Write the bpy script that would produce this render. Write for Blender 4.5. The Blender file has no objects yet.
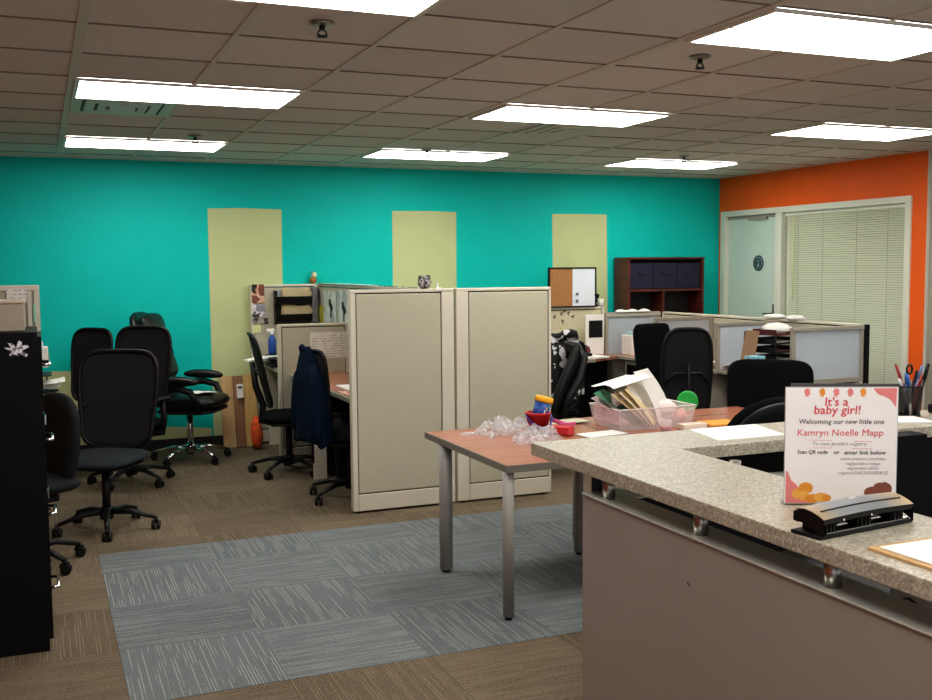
import bpy, bmesh, math, random
from mathutils import Vector, Matrix, Euler
random.seed(7)
PI = math.pi
sc = bpy.context.scene
COL = sc.collection
T = 0.6096                      # one ceiling / carpet tile
GX, GY = 0.2041, 4.4451         # ceiling grid origin
CZ = 2.648                      # ceiling height
WY, WX = 9.65, 7.19             # back wall, right wall
F, PITCH, YAW, ROLL, HC = 1017.4, 0.0802, 0.3969, 0.00818, 1.65

# ---------------------------------------------------------------- measuring helpers (camera calibration -> world points)
def ray(px, py):
    a = (px-466)/F; b = (350-py)/F
    cr, sr = math.cos(ROLL), math.sin(ROLL)
    x = a*cr+b*sr; u = -a*sr+b*cr
    cp, sp = math.cos(PITCH), math.sin(PITCH)
    y = cp+u*sp; z = -sp+u*cp
    c, s = math.cos(YAW), math.sin(YAW)
    return Vector((x*c+y*s, -x*s+y*c, z))
def atz(px, py, Z):
    r = ray(px, py); t = (Z-HC)/r.z; return Vector((r.x*t, r.y*t, Z))
def aty(px, py, Y):
    r = ray(px, py); t = Y/r.y; return Vector((r.x*t, Y, r.z*t+HC))
def atx(px, py, X):
    r = ray(px, py); t = X/r.x; return Vector((X, r.y*t, r.z*t+HC))

# ---------------------------------------------------------------- materials
def s2l(c): return c/12.92 if c <= .04045 else ((c+.055)/1.055)**2.4
def rgb(h):
    h = h.lstrip('#'); return tuple(s2l(int(h[i:i+2], 16)/255) for i in (0, 2, 4))+(1,)
MATS = {}
def nd(nt, t, **kw):
    n = nt.nodes.new(t)
    for k, v in kw.items(): setattr(n, k, v)
    return n
def mat(name, col, rough=.6, metal=0, var=0.0, scale=8, bump=0.0, bscale=120, emis=0, trans=0, spec=.5, alpha=1, sheen=0):
    if name in MATS: return MATS[name]
    m = bpy.data.materials.new(name); m.use_nodes = True; nt = m.node_tree
    p = nt.nodes['Principled BSDF']; c = rgb(col)
    p.inputs['Base Color'].default_value = c
    p.inputs['Roughness'].default_value = rough; p.inputs['Metallic'].default_value = metal
    p.inputs['Specular IOR Level'].default_value = spec
    p.inputs['Transmission Weight'].default_value = trans
    p.inputs['Alpha'].default_value = alpha
    if sheen: p.inputs['Sheen Weight'].default_value = sheen
    tc = nd(nt, 'ShaderNodeTexCoord')
    if var:
        n = nd(nt, 'ShaderNodeTexNoise'); n.inputs['Scale'].default_value = scale; n.inputs['Detail'].default_value = 6
        nt.links.new(tc.outputs['Object'], n.inputs['Vector'])
        r = nd(nt, 'ShaderNodeValToRGB')
        r.color_ramp.elements[0].position = .3; r.color_ramp.elements[1].position = .7
        r.color_ramp.elements[0].color = tuple(max(0, x*(1-var)) for x in c[:3])+(1,)
        r.color_ramp.elements[1].color = tuple(min(1, x*(1+var)) for x in c[:3])+(1,)
        nt.links.new(n.outputs['Fac'], r.inputs['Fac']); nt.links.new(r.outputs['Color'], p.inputs['Base Color'])
    if bump:
        n = nd(nt, 'ShaderNodeTexNoise'); n.inputs['Scale'].default_value = bscale; n.inputs['Detail'].default_value = 4
        nt.links.new(tc.outputs['Object'], n.inputs['Vector'])
        b = nd(nt, 'ShaderNodeBump'); b.inputs['Strength'].default_value = bump; b.inputs['Distance'].default_value = .01
        nt.links.new(n.outputs['Fac'], b.inputs['Height']); nt.links.new(b.outputs['Normal'], p.inputs['Normal'])
    if emis:
        p.inputs['Emission Color'].default_value = c; p.inputs['Emission Strength'].default_value = emis
    MATS[name] = m; return m

def mth(nt, op, a, b=None, c=None):
    n = nd(nt, 'ShaderNodeMath', operation=op)
    for i, v in enumerate((a, b, c)):
        if v is None: continue
        if isinstance(v, (int, float)): n.inputs[i].default_value = v
        else: nt.links.new(v, n.inputs[i])
    return n.outputs[0]
def mixc(nt, fac, a, b):
    n = nd(nt, 'ShaderNodeMix', data_type='RGBA')
    if isinstance(fac, (int, float)): n.inputs['Factor'].default_value = fac
    else: nt.links.new(fac, n.inputs['Factor'])
    for k, v in ((6, a), (7, b)):
        if isinstance(v, tuple): n.inputs[k].default_value = v
        else: nt.links.new(v, n.inputs[k])
    return n.outputs[2]

def carpet(name, dark, mid, light, ox, oy, light_amt):
    m = bpy.data.materials.new(name); m.use_nodes = True; nt = m.node_tree; L = nt.links.new
    p = nt.nodes['Principled BSDF']; p.inputs['Roughness'].default_value = .95; p.inputs['Specular IOR Level'].default_value = .1
    tc = nd(nt, 'ShaderNodeTexCoord'); sx = nd(nt, 'ShaderNodeSeparateXYZ'); L(tc.outputs['Object'], sx.inputs[0])
    X, Y = sx.outputs[0], sx.outputs[1]
    u = mth(nt, 'DIVIDE', mth(nt, 'SUBTRACT', X, ox), T); v = mth(nt, 'DIVIDE', mth(nt, 'SUBTRACT', Y, oy), T)
    iu = mth(nt, 'FLOOR', u); iv = mth(nt, 'FLOOR', v)
    par = mth(nt, 'MODULO', mth(nt, 'ABSOLUTE', mth(nt, 'ADD', iu, iv)), 2.0)   # quarter turn laying
    cmb = nd(nt, 'ShaderNodeCombineXYZ'); L(iu, cmb.inputs[0]); L(iv, cmb.inputs[1])
    wn = nd(nt, 'ShaderNodeTexWhiteNoise', noise_dimensions='2D'); L(cmb.outputs[0], wn.inputs['Vector'])
    # coordinate across and along the ribs
    acr = nd(nt, 'ShaderNodeMix'); L(par, acr.inputs[0]); L(X, acr.inputs[2]); L(Y, acr.inputs[3])
    alo = nd(nt, 'ShaderNodeMix'); L(par, alo.inputs[0]); L(Y, alo.inputs[2]); L(X, alo.inputs[3])
    ac, al = acr.outputs[0], alo.outputs[0]
    pitch = .0135
    k = mth(nt, 'DIVIDE', ac, pitch)
    rib = mth(nt, 'FLOOR', k); fr = mth(nt, 'FRACT', k)
    c2 = nd(nt, 'ShaderNodeCombineXYZ'); L(rib, c2.inputs[0]); L(mth(nt, 'MULTIPLY', al, 2.6), c2.inputs[1]); L(mth(nt, 'ADD', iu, mth(nt, 'MULTIPLY', iv, 7.3)), c2.inputs[2])
    nz = nd(nt, 'ShaderNodeTexNoise'); nz.inputs['Scale'].default_value = .9; nz.inputs['Detail'].default_value = 2; L(c2.outputs[0], nz.inputs['Vector'])
    line = mth(nt, 'LESS_THAN', fr, .32)
    gate = nd(nt, 'ShaderNodeMapRange'); L(nz.outputs['Fac'], gate.inputs[0]); gate.inputs[1].default_value = .47; gate.inputs[2].default_value = .56
    lm = mth(nt, 'MULTIPLY', mth(nt, 'MULTIPLY', line, gate.outputs[0]), light_amt)
    fine = nd(nt, 'ShaderNodeTexNoise'); fine.inputs['Scale'].default_value = 95; fine.inputs['Detail'].default_value = 3; L(tc.outputs['Object'], fine.inputs['Vector'])
    big = nd(nt, 'ShaderNodeTexNoise'); big.inputs['Scale'].default_value = 1.6; big.inputs['Detail'].default_value = 4; L(tc.outputs['Object'], big.inputs['Vector'])
    f1 = mth(nt, 'ADD', mth(nt, 'MULTIPLY', fine.outputs['Fac'], 1.15), mth(nt, 'MULTIPLY', big.outputs['Fac'], .55))
    f1 = mth(nt, 'ADD', f1, mth(nt, 'MULTIPLY', wn.outputs['Value'], .22))
    f1 = mth(nt, 'SUBTRACT', f1, .52)
    base = mixc(nt, f1, rgb(dark), rgb(mid))
    cc = mixc(nt, lm, base, rgb(light))
    # tile seams
    du = mth(nt, 'ABSOLUTE', mth(nt, 'SUBTRACT', mth(nt, 'FRACT', u), .5)); dv = mth(nt, 'ABSOLUTE', mth(nt, 'SUBTRACT', mth(nt, 'FRACT', v), .5))
    seam = mth(nt, 'GREATER_THAN', mth(nt, 'MAXIMUM', du, dv), .4955)
    cc = mixc(nt, mth(nt, 'MULTIPLY', seam, .35), cc, rgb(dark))
    L(cc, p.inputs['Base Color'])
    b = nd(nt, 'ShaderNodeBump'); b.inputs['Strength'].default_value = .5; b.inputs['Distance'].default_value = .004
    L(mth(nt, 'ADD', mth(nt, 'MULTIPLY', line, .5), fine.outputs['Fac']), b.inputs['Height']); L(b.outputs['Normal'], p.inputs['Normal'])
    return m

def speckle(name, base, dk, lt, scale=260, rough=.35):
    m = bpy.data.materials.new(name); m.use_nodes = True; nt = m.node_tree; L = nt.links.new
    p = nt.nodes['Principled BSDF']; p.inputs['Roughness'].default_value = rough
    tc = nd(nt, 'ShaderNodeTexCoord')
    v1 = nd(nt, 'ShaderNodeTexVoronoi'); v1.inputs['Scale'].default_value = scale; L(tc.outputs['Object'], v1.inputs['Vector'])
    sp = nd(nt, 'ShaderNodeSeparateColor'); L(v1.outputs['Color'], sp.inputs[0])
    a = mth(nt, 'GREATER_THAN', sp.outputs[0], .72); b = mth(nt, 'GREATER_THAN', sp.outputs[1], .76)
    n = nd(nt, 'ShaderNodeTexNoise'); n.inputs['Scale'].default_value = 30; n.inputs['Detail'].default_value = 5; L(tc.outputs['Object'], n.inputs['Vector'])
    c0 = mixc(nt, mth(nt, 'MULTIPLY', n.outputs['Fac'], .5), rgb(base), rgb(dk))
    c1 = mixc(nt, mth(nt, 'MULTIPLY', a, .55), c0, rgb(dk)); c2 = mixc(nt, mth(nt, 'MULTIPLY', b, .6), c1, rgb(lt))
    L(c2, p.inputs['Base Color']); return m

def woodmat(name, c1, c2, rough=.35, sc_=(3, 40, 3), axis_scale=None):
    m = bpy.data.materials.new(name); m.use_nodes = True; nt = m.node_tree; L = nt.links.new
    p = nt.nodes['Principled BSDF']; p.inputs['Roughness'].default_value = rough
    tc = nd(nt, 'ShaderNodeTexCoord'); mp = nd(nt, 'ShaderNodeMapping'); mp.inputs['Scale'].default_value = sc_
    L(tc.outputs['Object'], mp.inputs[0])
    n = nd(nt, 'ShaderNodeTexNoise'); n.inputs['Scale'].default_value = 1.5; n.inputs['Detail'].default_value = 6; n.inputs['Distortion'].default_value = .4
    L(mp.outputs[0], n.inputs['Vector'])
    r = nd(nt, 'ShaderNodeValToRGB'); r.color_ramp.elements[0].position = .35; r.color_ramp.elements[1].position = .65
    r.color_ramp.elements[0].color = rgb(c1); r.color_ramp.elements[1].color = rgb(c2)
    L(n.outputs['Fac'], r.inputs[0]); L(r.outputs[0], p.inputs['Base Color']); return m

def tilemat():
    m = bpy.data.materials.new('ceiling_tile'); m.use_nodes = True; nt = m.node_tree; L = nt.links.new
    p = nt.nodes['Principled BSDF']; p.inputs['Roughness'].default_value = .95; p.inputs['Specular IOR Level'].default_value = .1
    tc = nd(nt, 'ShaderNodeTexCoord'); sx = nd(nt, 'ShaderNodeSeparateXYZ'); L(tc.outputs['Object'], sx.inputs[0])
    iu = mth(nt, 'FLOOR', mth(nt, 'DIVIDE', mth(nt, 'SUBTRACT', sx.outputs[0], GX), T)); iv = mth(nt, 'FLOOR', mth(nt, 'DIVIDE', mth(nt, 'SUBTRACT', sx.outputs[1], GY), T))
    cmb = nd(nt, 'ShaderNodeCombineXYZ'); L(iu, cmb.inputs[0]); L(iv, cmb.inputs[1])
    wn = nd(nt, 'ShaderNodeTexWhiteNoise', noise_dimensions='2D'); L(cmb.outputs[0], wn.inputs['Vector'])
    n = nd(nt, 'ShaderNodeTexNoise'); n.inputs['Scale'].default_value = 90; n.inputs['Detail'].default_value = 4; L(tc.outputs['Object'], n.inputs['Vector'])
    f = mth(nt, 'ADD', mth(nt, 'MULTIPLY', wn.outputs['Value'], .45), mth(nt, 'MULTIPLY', n.outputs['Fac'], .55))
    L(mixc(nt, f, rgb('#cfcdc8'), rgb('#e8e5e0')), p.inputs['Base Color'])
    b = nd(nt, 'ShaderNodeBump'); b.inputs['Strength'].default_value = .4; b.inputs['Distance'].default_value = .004
    L(n.outputs['Fac'], b.inputs['Height']); L(b.outputs['Normal'], p.inputs['Normal']); return m

def glassmat(name, col, body=.5, rough=.25):
    """frosted panel: part diffuse, part light passing through"""
    m = bpy.data.materials.new(name); m.use_nodes = True; nt = m.node_tree; L = nt.links.new
    p = nt.nodes['Principled BSDF']; p.inputs['Base Color'].default_value = rgb(col); p.inputs['Roughness'].default_value = rough
    t = nd(nt, 'ShaderNodeBsdfTranslucent'); t.inputs[0].default_value = rgb(col)
    tr = nd(nt, 'ShaderNodeBsdfTransparent'); tr.inputs[0].default_value = rgb(col)
    m1 = nd(nt, 'ShaderNodeMixShader'); m1.inputs[0].default_value = body; L(t.outputs[0], m1.inputs[1]); L(p.outputs[0], m1.inputs[2])
    m2 = nd(nt, 'ShaderNodeMixShader'); m2.inputs[0].default_value = .82; L(tr.outputs[0], m2.inputs[1]); L(m1.outputs[0], m2.inputs[2])
    L(m2.outputs[0], nt.nodes['Material Output'].inputs[0]); return m
def clearmat(name, col, body=.35, rough=.15, amp=.15, nscale=25):
    m = bpy.data.materials.new(name); m.use_nodes = True; nt = m.node_tree; L = nt.links.new
    p = nt.nodes['Principled BSDF']; p.inputs['Base Color'].default_value = rgb(col); p.inputs['Roughness'].default_value = rough
    tr = nd(nt, 'ShaderNodeBsdfTransparent')
    tc = nd(nt, 'ShaderNodeTexCoord'); n = nd(nt, 'ShaderNodeTexNoise'); n.inputs['Scale'].default_value = nscale; L(tc.outputs['Object'], n.inputs['Vector'])
    mr = nd(nt, 'ShaderNodeMapRange'); L(n.outputs['Fac'], mr.inputs[0]); mr.inputs[1].default_value = .3; mr.inputs[2].default_value = .7
    mr.inputs[3].default_value = max(0, body-amp); mr.inputs[4].default_value = min(1, body+amp)
    m2 = nd(nt, 'ShaderNodeMixShader'); L(mr.outputs[0], m2.inputs[0]); L(tr.outputs[0], m2.inputs[1]); L(p.outputs[0], m2.inputs[2])
    L(m2.outputs[0], nt.nodes['Material Output'].inputs[0]); return m
def patchmat(name, cols, scale=30, rough=.7):
    """irregular colour patches (photos, prints, patterned cloth)"""
    m = bpy.data.materials.new(name); m.use_nodes = True; nt = m.node_tree; L = nt.links.new
    p = nt.nodes['Principled BSDF']; p.inputs['Roughness'].default_value = rough
    tc = nd(nt, 'ShaderNodeTexCoord'); n = nd(nt, 'ShaderNodeTexNoise'); n.inputs['Scale'].default_value = scale; n.inputs['Detail'].default_value = 2
    L(tc.outputs['Object'], n.inputs['Vector'])
    r = nd(nt, 'ShaderNodeValToRGB'); r.color_ramp.interpolation = 'CONSTANT'
    e = r.color_ramp.elements
    k = len(cols)
    for i, c in enumerate(cols):
        pos = 0 if i == 0 else .36+.28*i/k
        if i == 0: e[0].color = rgb(c); e[0].position = 0
        elif i == 1: e[1].color = rgb(c); e[1].position = pos
        else:
            x = e.new(pos); x.color = rgb(c)
    L(n.outputs['Fac'], r.inputs[0]); L(r.outputs[0], p.inputs['Base Color']); return m
def paperlines(name, base='#e9e6de', ink='#8d8f95', step=.02):
    """paper with rows of small print"""
    m = bpy.data.materials.new(name); m.use_nodes = True; nt = m.node_tree; L = nt.links.new
    p = nt.nodes['Principled BSDF']; p.inputs['Roughness'].default_value = .8
    tc = nd(nt, 'ShaderNodeTexCoord'); sx = nd(nt, 'ShaderNodeSeparateXYZ'); L(tc.outputs['Object'], sx.inputs[0])
    s = mth(nt, 'LESS_THAN', mth(nt, 'FRACT', mth(nt, 'DIVIDE', sx.outputs[2], step)), .3)
    mp = nd(nt, 'ShaderNodeMapping'); mp.inputs['Scale'].default_value = (60, 60, 22); L(tc.outputs['Object'], mp.inputs[0])
    n = nd(nt, 'ShaderNodeTexNoise'); n.inputs['Scale'].default_value = 1; L(mp.outputs[0], n.inputs['Vector'])
    g = mth(nt, 'GREATER_THAN', n.outputs['Fac'], .5)
    L(mixc(nt, mth(nt, 'MULTIPLY', mth(nt, 'MULTIPLY', s, g), .7), rgb(base), rgb(ink)), p.inputs['Base Color']); return m

M_PART = mat('partition_fabric', '#bbb7a0', .9, var=.03, scale=90, bump=.15, bscale=300)
M_TRIM = mat('partition_trim', '#d4cebb', .5)
M_TRIMD = mat('partition_trim_grey', '#a49e90', .45)
M_GAP = mat('dark_gap', '#0a0a0a', .8)
M_BLACK = mat('black_plastic', '#0b0c0d', .45, spec=.3)
M_BLKFAB = mat('black_fabric', '#0c0e11', .9, var=.15, scale=200, bump=.2, bscale=400, spec=.08)
M_BLKCAB = mat('black_laminate', '#060607', .55, spec=.15)
M_LEATH = mat('black_leather', '#0a0b0c', .38, bump=.2, bscale=60, spec=.4)
M_GREYL = mat('charcoal_leather', '#1c1f20', .75, bump=.1, bscale=80, spec=.12)
M_CHROME = mat('chrome', '#d8d8d8', .15, 1)
M_STEEL = mat('brushed_steel', '#a6a49e', .33, .9, var=.08, scale=30)
M_WHITE = mat('white_paper', '#eceae4', .8)
M_WHITE2 = mat('off_white_paper', '#d8d2c4', .8)
M_CREAM = mat('manila', '#d9c9a0', .8, var=.06)
M_DESK = woodmat('cherry_laminate', '#a5674d', '#b67759', .22, (2, 26, 2))
M_DKWOOD = woodmat('mahogany', '#46180f', '#62241a', .4, (2, 2, 14))
M_NAVY = mat('navy_fleece', '#07182a', .95, var=.25, scale=14, bump=.3, bscale=120, spec=.1)
M_TABLEG = mat('grey_table_leg', '#92918a', .4)
M_TABED = mat('grey_edge_band', '#7d7a70', .4)
M_COUNTER = speckle('granite_laminate', '#b5ae9a', '#7c7363', '#d2ccba', 190)
M_PANEL = mat('taupe_laminate', '#98928a', .42, var=.02, scale=4)
M_LEDGE = mat('ledge_metal', '#dcdcd2', .2, .55, var=.08, scale=14)
M_FROST = glassmat('frosted_glass', '#e2e8ee', .55)
M_RED = mat('red_plastic', '#c51f22', .35)
M_BLUE = mat('blue_plastic', '#1f4fa0', .4)
M_YEL = mat('yellow_plastic', '#f0b81a', .4)
M_GREEN = mat('green_plastic', '#1fae4a', .35)
M_PINK = mat('pink_card', '#e06aa0', .7)
M_CORAL = mat('coral_print', '#e88a8a', .7)
M_ORANGE = mat('orange_print', '#e59a35', .7)
M_BROWN = mat('brown_print', '#8a4f3d', .7)
M_INK = mat('dark_ink', '#3a3638', .7)
M_GREYINK = mat('grey_ink', '#8d8a8c', .7)

# ---------------------------------------------------------------- mesh builder
class MB:
    def __init__(s): s.bm = bmesh.new(); s.mi = 0
    def _fin(s, verts, rot, c):
        R = Euler(rot).to_matrix() if not isinstance(rot, Matrix) else rot
        for v in verts: v.co = R @ v.co + Vector(c)
    def box(s, c, d, rot=(0, 0, 0), bev=0.0, seg=2):
        before = set(s.bm.faces)
        r = bmesh.ops.create_cube(s.bm, size=1)
        vs = r['verts']
        for v in vs: v.co = Vector((v.co.x*d[0], v.co.y*d[1], v.co.z*d[2]))
        if bev:
            es = list({e for v in vs for e in v.link_edges})
            bmesh.ops.bevel(s.bm, geom=es, offset=min(bev, .49*min(d)), segments=seg, profile=.5, affect='EDGES')
        nf = [f for f in s.bm.faces if f not in before]
        s._fin({v for f in nf for v in f.verts}, rot, c)
        for f in nf: f.material_index = s.mi
        return s
    def b2(s, lo, hi, bev=0.0):
        lo, hi = Vector(lo), Vector(hi); return s.box((lo+hi)/2, (hi-lo), bev=bev)
    def cyl(s, p0, p1, r0, r1=None, n=16, cap=True):
        return s.tube([p0, p1], [r0, r0 if r1 is None else r1], n, cap)
    def tube(s, pts, r, n=10, cap=True, closed=False, flat=None):
        pts = [Vector(p) for p in pts]; k = len(pts)
        rr = r if isinstance(r, (list, tuple)) else [r]*k
        rings = []; up = None
        for i, p in enumerate(pts):
            if closed: t = pts[(i+1) % k]-pts[i-1]
            else: t = pts[min(i+1, k-1)]-pts[max(i-1, 0)]
            if t.length < 1e-9: t = Vector((0, 0, 1))
            t.normalize()
            if up is None:
                up = Vector((0, 0, 1)) if abs(t.z) < .9 else Vector((1, 0, 0))
            sd = t.cross(up)
            if sd.length < 1e-6: sd = t.cross(Vector((0, 1, 0)))
            sd.normalize(); up2 = sd.cross(t).normalized(); up = up2
            fl = flat or 1
            rings.append([s.bm.verts.new(p+sd*math.cos(2*PI*j/n)*rr[i]+up2*math.sin(2*PI*j/n)*rr[i]*fl) for j in range(n)])
        m = k if closed else k-1
        for i in range(m):
            a, b = rings[i], rings[(i+1) % k]
            for j in range(n):
                f = s.bm.faces.new((a[j], a[(j+1) % n], b[(j+1) % n], b[j])); f.material_index = s.mi; f.smooth = True
        if cap and not closed:
            for q in (rings[0][::-1], rings[-1]):
                f = s.bm.faces.new(q); f.material_index = s.mi
        return s
    def lathe(s, prof, c=(0, 0, 0), n=24, rot=(0, 0, 0)):
        R = Euler(rot).to_matrix(); c = Vector(c); rings = []
        for (r, z) in prof:
            rings.append([s.bm.verts.new(R @ Vector((max(r, 1e-4)*math.cos(2*PI*j/n), max(r, 1e-4)*math.sin(2*PI*j/n), z))+c) for j in range(n)])
        for a, b in zip(rings, rings[1:]):
            for j in range(n):
                f = s.bm.faces.new((a[j], a[(j+1) % n], b[(j+1) % n], b[j])); f.material_index = s.mi; f.smooth = True
        return s
    def pillow(s, w, h, t, fn=None, e=4, segs=36, rings=(0, .4, .7, .88, .96, 1), taper=0, soft=3):
        """cushion: superellipse outline in x (width) / y (height), thickness z; fn maps the local point"""
        fn = fn or (lambda x, y, z: Vector((x, y, z)))
        def out(th):
            c, q = math.cos(th), math.sin(th)
            x = math.copysign(abs(c)**(2/e), c)*w/2; y = math.copysign(abs(q)**(2/e), q)*h/2
            return x*(1+taper*(y/(h/2))), y
        R = {}
        for side in (1, -1):
            for ri, r in enumerate(rings):
                zz = side*t/2*max(0, (1-r**soft))**.5
                if r == 0: R[(side, ri)] = [s.bm.verts.new(fn(0, 0, zz))]
                elif r == 1 and side == -1: R[(side, ri)] = R[(1, ri)]
                else:
                    R[(side, ri)] = [s.bm.verts.new(fn(*(a*r for a in out(2*PI*j/segs)), zz)) for j in range(segs)]
            for ri in range(len(rings)-1):
                a, b = R[(side, ri)], R[(side, ri+1)]
                for j in range(segs):
                    j2 = (j+1) % segs
                    q = (a[0], b[j], b[j2]) if len(a) == 1 else (a[j], b[j], b[j2], a[j2])
                    if side == -1: q = q[::-1]
                    f = s.bm.faces.new(q); f.smooth = True; f.material_index = s.mi
        return s
    def sheet(s, fn, nu, nv, th=0.0):
        g = [[s.bm.verts.new(fn(i/nu, j/nv)) for j in range(nv+1)] for i in range(nu+1)]
        for i in range(nu):
            for j in range(nv):
                f = s.bm.faces.new((g[i][j], g[i+1][j], g[i+1][j+1], g[i][j+1])); f.smooth = True; f.material_index = s.mi
        return s
    def poly(s, pts, ext=None):
        vs = [s.bm.verts.new(Vector(p)) for p in pts]
        f = s.bm.faces.new(vs); f.material_index = s.mi
        if ext is not None:
            r = bmesh.ops.extrude_face_region(s.bm, geom=[f])
            for v in r['geom']:
                if isinstance(v, bmesh.types.BMVert): v.co += Vector(ext)
            for q in r['geom']:
                if isinstance(q, bmesh.types.BMFace): q.material_index = s.mi
        return s
    def ball(s, c, r, n=16, m=10, sq=(1, 1, 1), rot=(0, 0, 0), bumpy=0):
        b = set(s.bm.verts)
        bmesh.ops.create_uvsphere(s.bm, u_segments=n, v_segments=m, radius=r)
        vs = [v for v in s.bm.verts if v not in b]
        for v in vs:
            k = 1+(random.random()-.5)*bumpy
            v.co = Vector((v.co.x*sq[0]*k, v.co.y*sq[1]*k, v.co.z*sq[2]*k))
            for f in v.link_faces: f.smooth = True; f.material_index = s.mi
        s._fin(vs, rot, c); return s
    def build(s, name, mats, parent=None, smooth=False, loc=None):
        bmesh.ops.recalc_face_normals(s.bm, faces=s.bm.faces)
        me = bpy.data.meshes.new(name); s.bm.to_mesh(me); s.bm.free()
        for m in (mats if isinstance(mats, (list, tuple)) else [mats]): me.materials.append(m)
        if smooth:
            for p in me.polygons: p.use_smooth = True
        o = bpy.data.objects.new(name, me); COL.objects.link(o)
        if parent: o.parent = parent
        if loc is not None: o.location = loc
        return o

def thing(name, label, cat, loc=(0, 0, 0), rz=0, group=None):
    o = bpy.data.objects.new(name, None); COL.objects.link(o); o.empty_display_size = .1
    o.location = loc; o.rotation_euler = (0, 0, rz); o['label'] = label; o['category'] = cat; o['kind'] = 'thing'
    if group: o['group'] = group
    return o
def tag(o, label, cat, group=None, kind='thing'):
    o['label'] = label; o['category'] = cat; o['kind'] = kind
    if group: o['group'] = group
    return o
def struct(o, label=None, cat=None):
    o['kind'] = 'structure'
    if label: o['label'] = label
    if cat: o['category'] = cat
    return o
def one(mb, name, mats, label, cat, group=None):
    return tag(mb.build(name, mats), label, cat, group)

def text_mesh(txt, size, place, material, parent, name='lettering', align='CENTER', bold=0.0, shear=0.0, sx=1.0):
    cu = bpy.data.curves.new('t', 'FONT'); cu.body = txt; cu.size = size; cu.align_x = align; cu.offset = bold; cu.shear = shear
    cu.resolution_u = 2
    o = bpy.data.objects.new('t', cu); COL.objects.link(o)
    bpy.context.view_layer.update()
    me = bpy.data.meshes.new_from_object(o.evaluated_get(bpy.context.evaluated_depsgraph_get()))
    bpy.data.objects.remove(o); bpy.data.curves.remove(cu)
    for v in me.vertices: v.co = place(v.co.x*sx, v.co.y)
    me.materials.clear(); me.materials.append(material)
    r = bpy.data.objects.new(name, me); COL.objects.link(r); r.parent = parent
    return r

# ================================================================ THE ROOM
# floor
XL, YF = -2.6, -2.6
M_CARP = carpet('tan_carpet', '#4c4336', '#8a7b66', '#a89a80', .264, 3.958, .34)
M_CARPB = carpet('blue_grey_carpet', '#585d5e', '#848a8b', '#b4b8b4', .264, 3.958, .5)
struct(MB().b2((XL-.1, YF-.1, -.1), (9.3, WY+.1, 0)).build('floor', M_CARP), 'olive tan ribbed carpet tile floor', 'floor')
struct(MB().b2((.264, 3.955, -.002), (4.9, 6.2, .0015)).build('floor_inset', M_CARPB), 'rectangle of blue grey striped carpet tiles', 'floor')

# back wall: teal with bare olive patches (separate faces, separate paint)
M_TEAL = mat('teal_paint', '#00c4b8', .6, var=.03, scale=3, bump=.05, bscale=200, spec=.2)
M_OLIVE = mat('olive_paint', '#c3cb97', .7, var=.03, scale=3, spec=.2)
M_ORW = mat('orange_paint', '#f2691c', .55, var=.05, scale=2, spec=.25)
M_OFFW = mat('off_white_paint', '#c9c8c0', .6)
M_BASE = mat('black_rubber_base', '#141516', .5)
M_SILL = mat('cream_frame_paint', '#e2e4d4', .45)
struct(MB().b2((XL-.1, WY, 0), (WX+.1, WY+.12, CZ)).build('wall_back', M_TEAL), 'teal painted back wall', 'wall')
def stripe(nm, pts):
    o = MB().poly([(x, WY-.0015, z) for x, z in pts]).build(nm, M_OLIVE); struct(o)
    return o
W = WY
def ww(px, py): v = aty(px, py, W); return (v.x, v.z)
stripe('wall_back_bare_stripe', [ww(207.5, 208.5), ww(240, 208), ww(281.5, 209.5), ww(282.5, 285), (2.15, 1.3), (2.15, .02), (ww(210, 300)[0], .02), ww(210, 300)])
stripe('wall_back_bare_stripe', [ww(392, 211), ww(425, 211), ww(456, 212), ww(456.5, 290), (3.92, .02), (3.27, .02), ww(393, 290)])
stripe('wall_back_bare_stripe', [ww(552, 214), ww(580, 214), ww(606.5, 214.5), ww(607.5, 300), (5.72, .02), (5.06, .02), ww(553, 290)])
stripe('wall_back_bare_stripe', [(XL, .02), (XL, ww(20, 371)[1]), ww(45, 371.5), ww(74, 371), ww(90, 373), (ww(90, 400)[0], .3), ww(150, 426), ww(212, 428), (ww(212, 440)[0], .02)])
struct(MB().b2((XL, WY-.012, 0), (WX, WY-.001, .10)).build('baseboard_back', M_BASE))
# side walls out of frame; the front is open so world light enters
struct(MB().b2((XL-.12, YF-.1, 0), (XL, WY+.1, CZ)).build('wall_left', M_ORW))
struct(MB().b2((9.2, YF, 0), (9.32, 6.6, CZ)).build('wall_far_right', M_OFFW))
# right wall, orange, with one big frame opening: y 6.83..9.5, z 0..2.25
YE = 6.69
fy0, fy1, fz = 6.865, 9.60, 2.262
wr = MB().b2((WX, YE, fz), (WX+.14, WY, CZ)).b2((WX, YE, 0), (WX+.14, fy0, fz)).b2((WX, fy1, 0), (WX+.14, WY, fz))
struct(wr.build('wall_right', M_ORW), 'orange painted wall around the office window and door', 'wall')
struct(MB().b2((WX+.001, YE-.02, 0), (9.3, YE, CZ)).build('wall_right_return', M_OFFW))
struct(MB().b2((WX-.014, YE-.006, 0), (WX+.14, YE+.0, CZ)).build('trim_1', M_TRIM))
# dark door edge in the return wall
d2 = thing('dark_wood_door', 'dark brown wood door at the far edge past the orange wall', 'door'); d2['kind'] = 'structure'; d2.name = 'door_2'
MB().b2((WX+.03, YE-.07, 0), (WX+1.1, YE-.03, 2.13)).build('door_leaf', M_DKWOOD, d2)
MB().b2((WX+.004, YE-.09, 0), (WX+.028, YE-.021, 2.2)).b2((WX+.028, YE-.09, 2.135), (WX+1.2, YE-.021, 2.2)).build('door_frame', M_TRIMD, d2)
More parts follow.
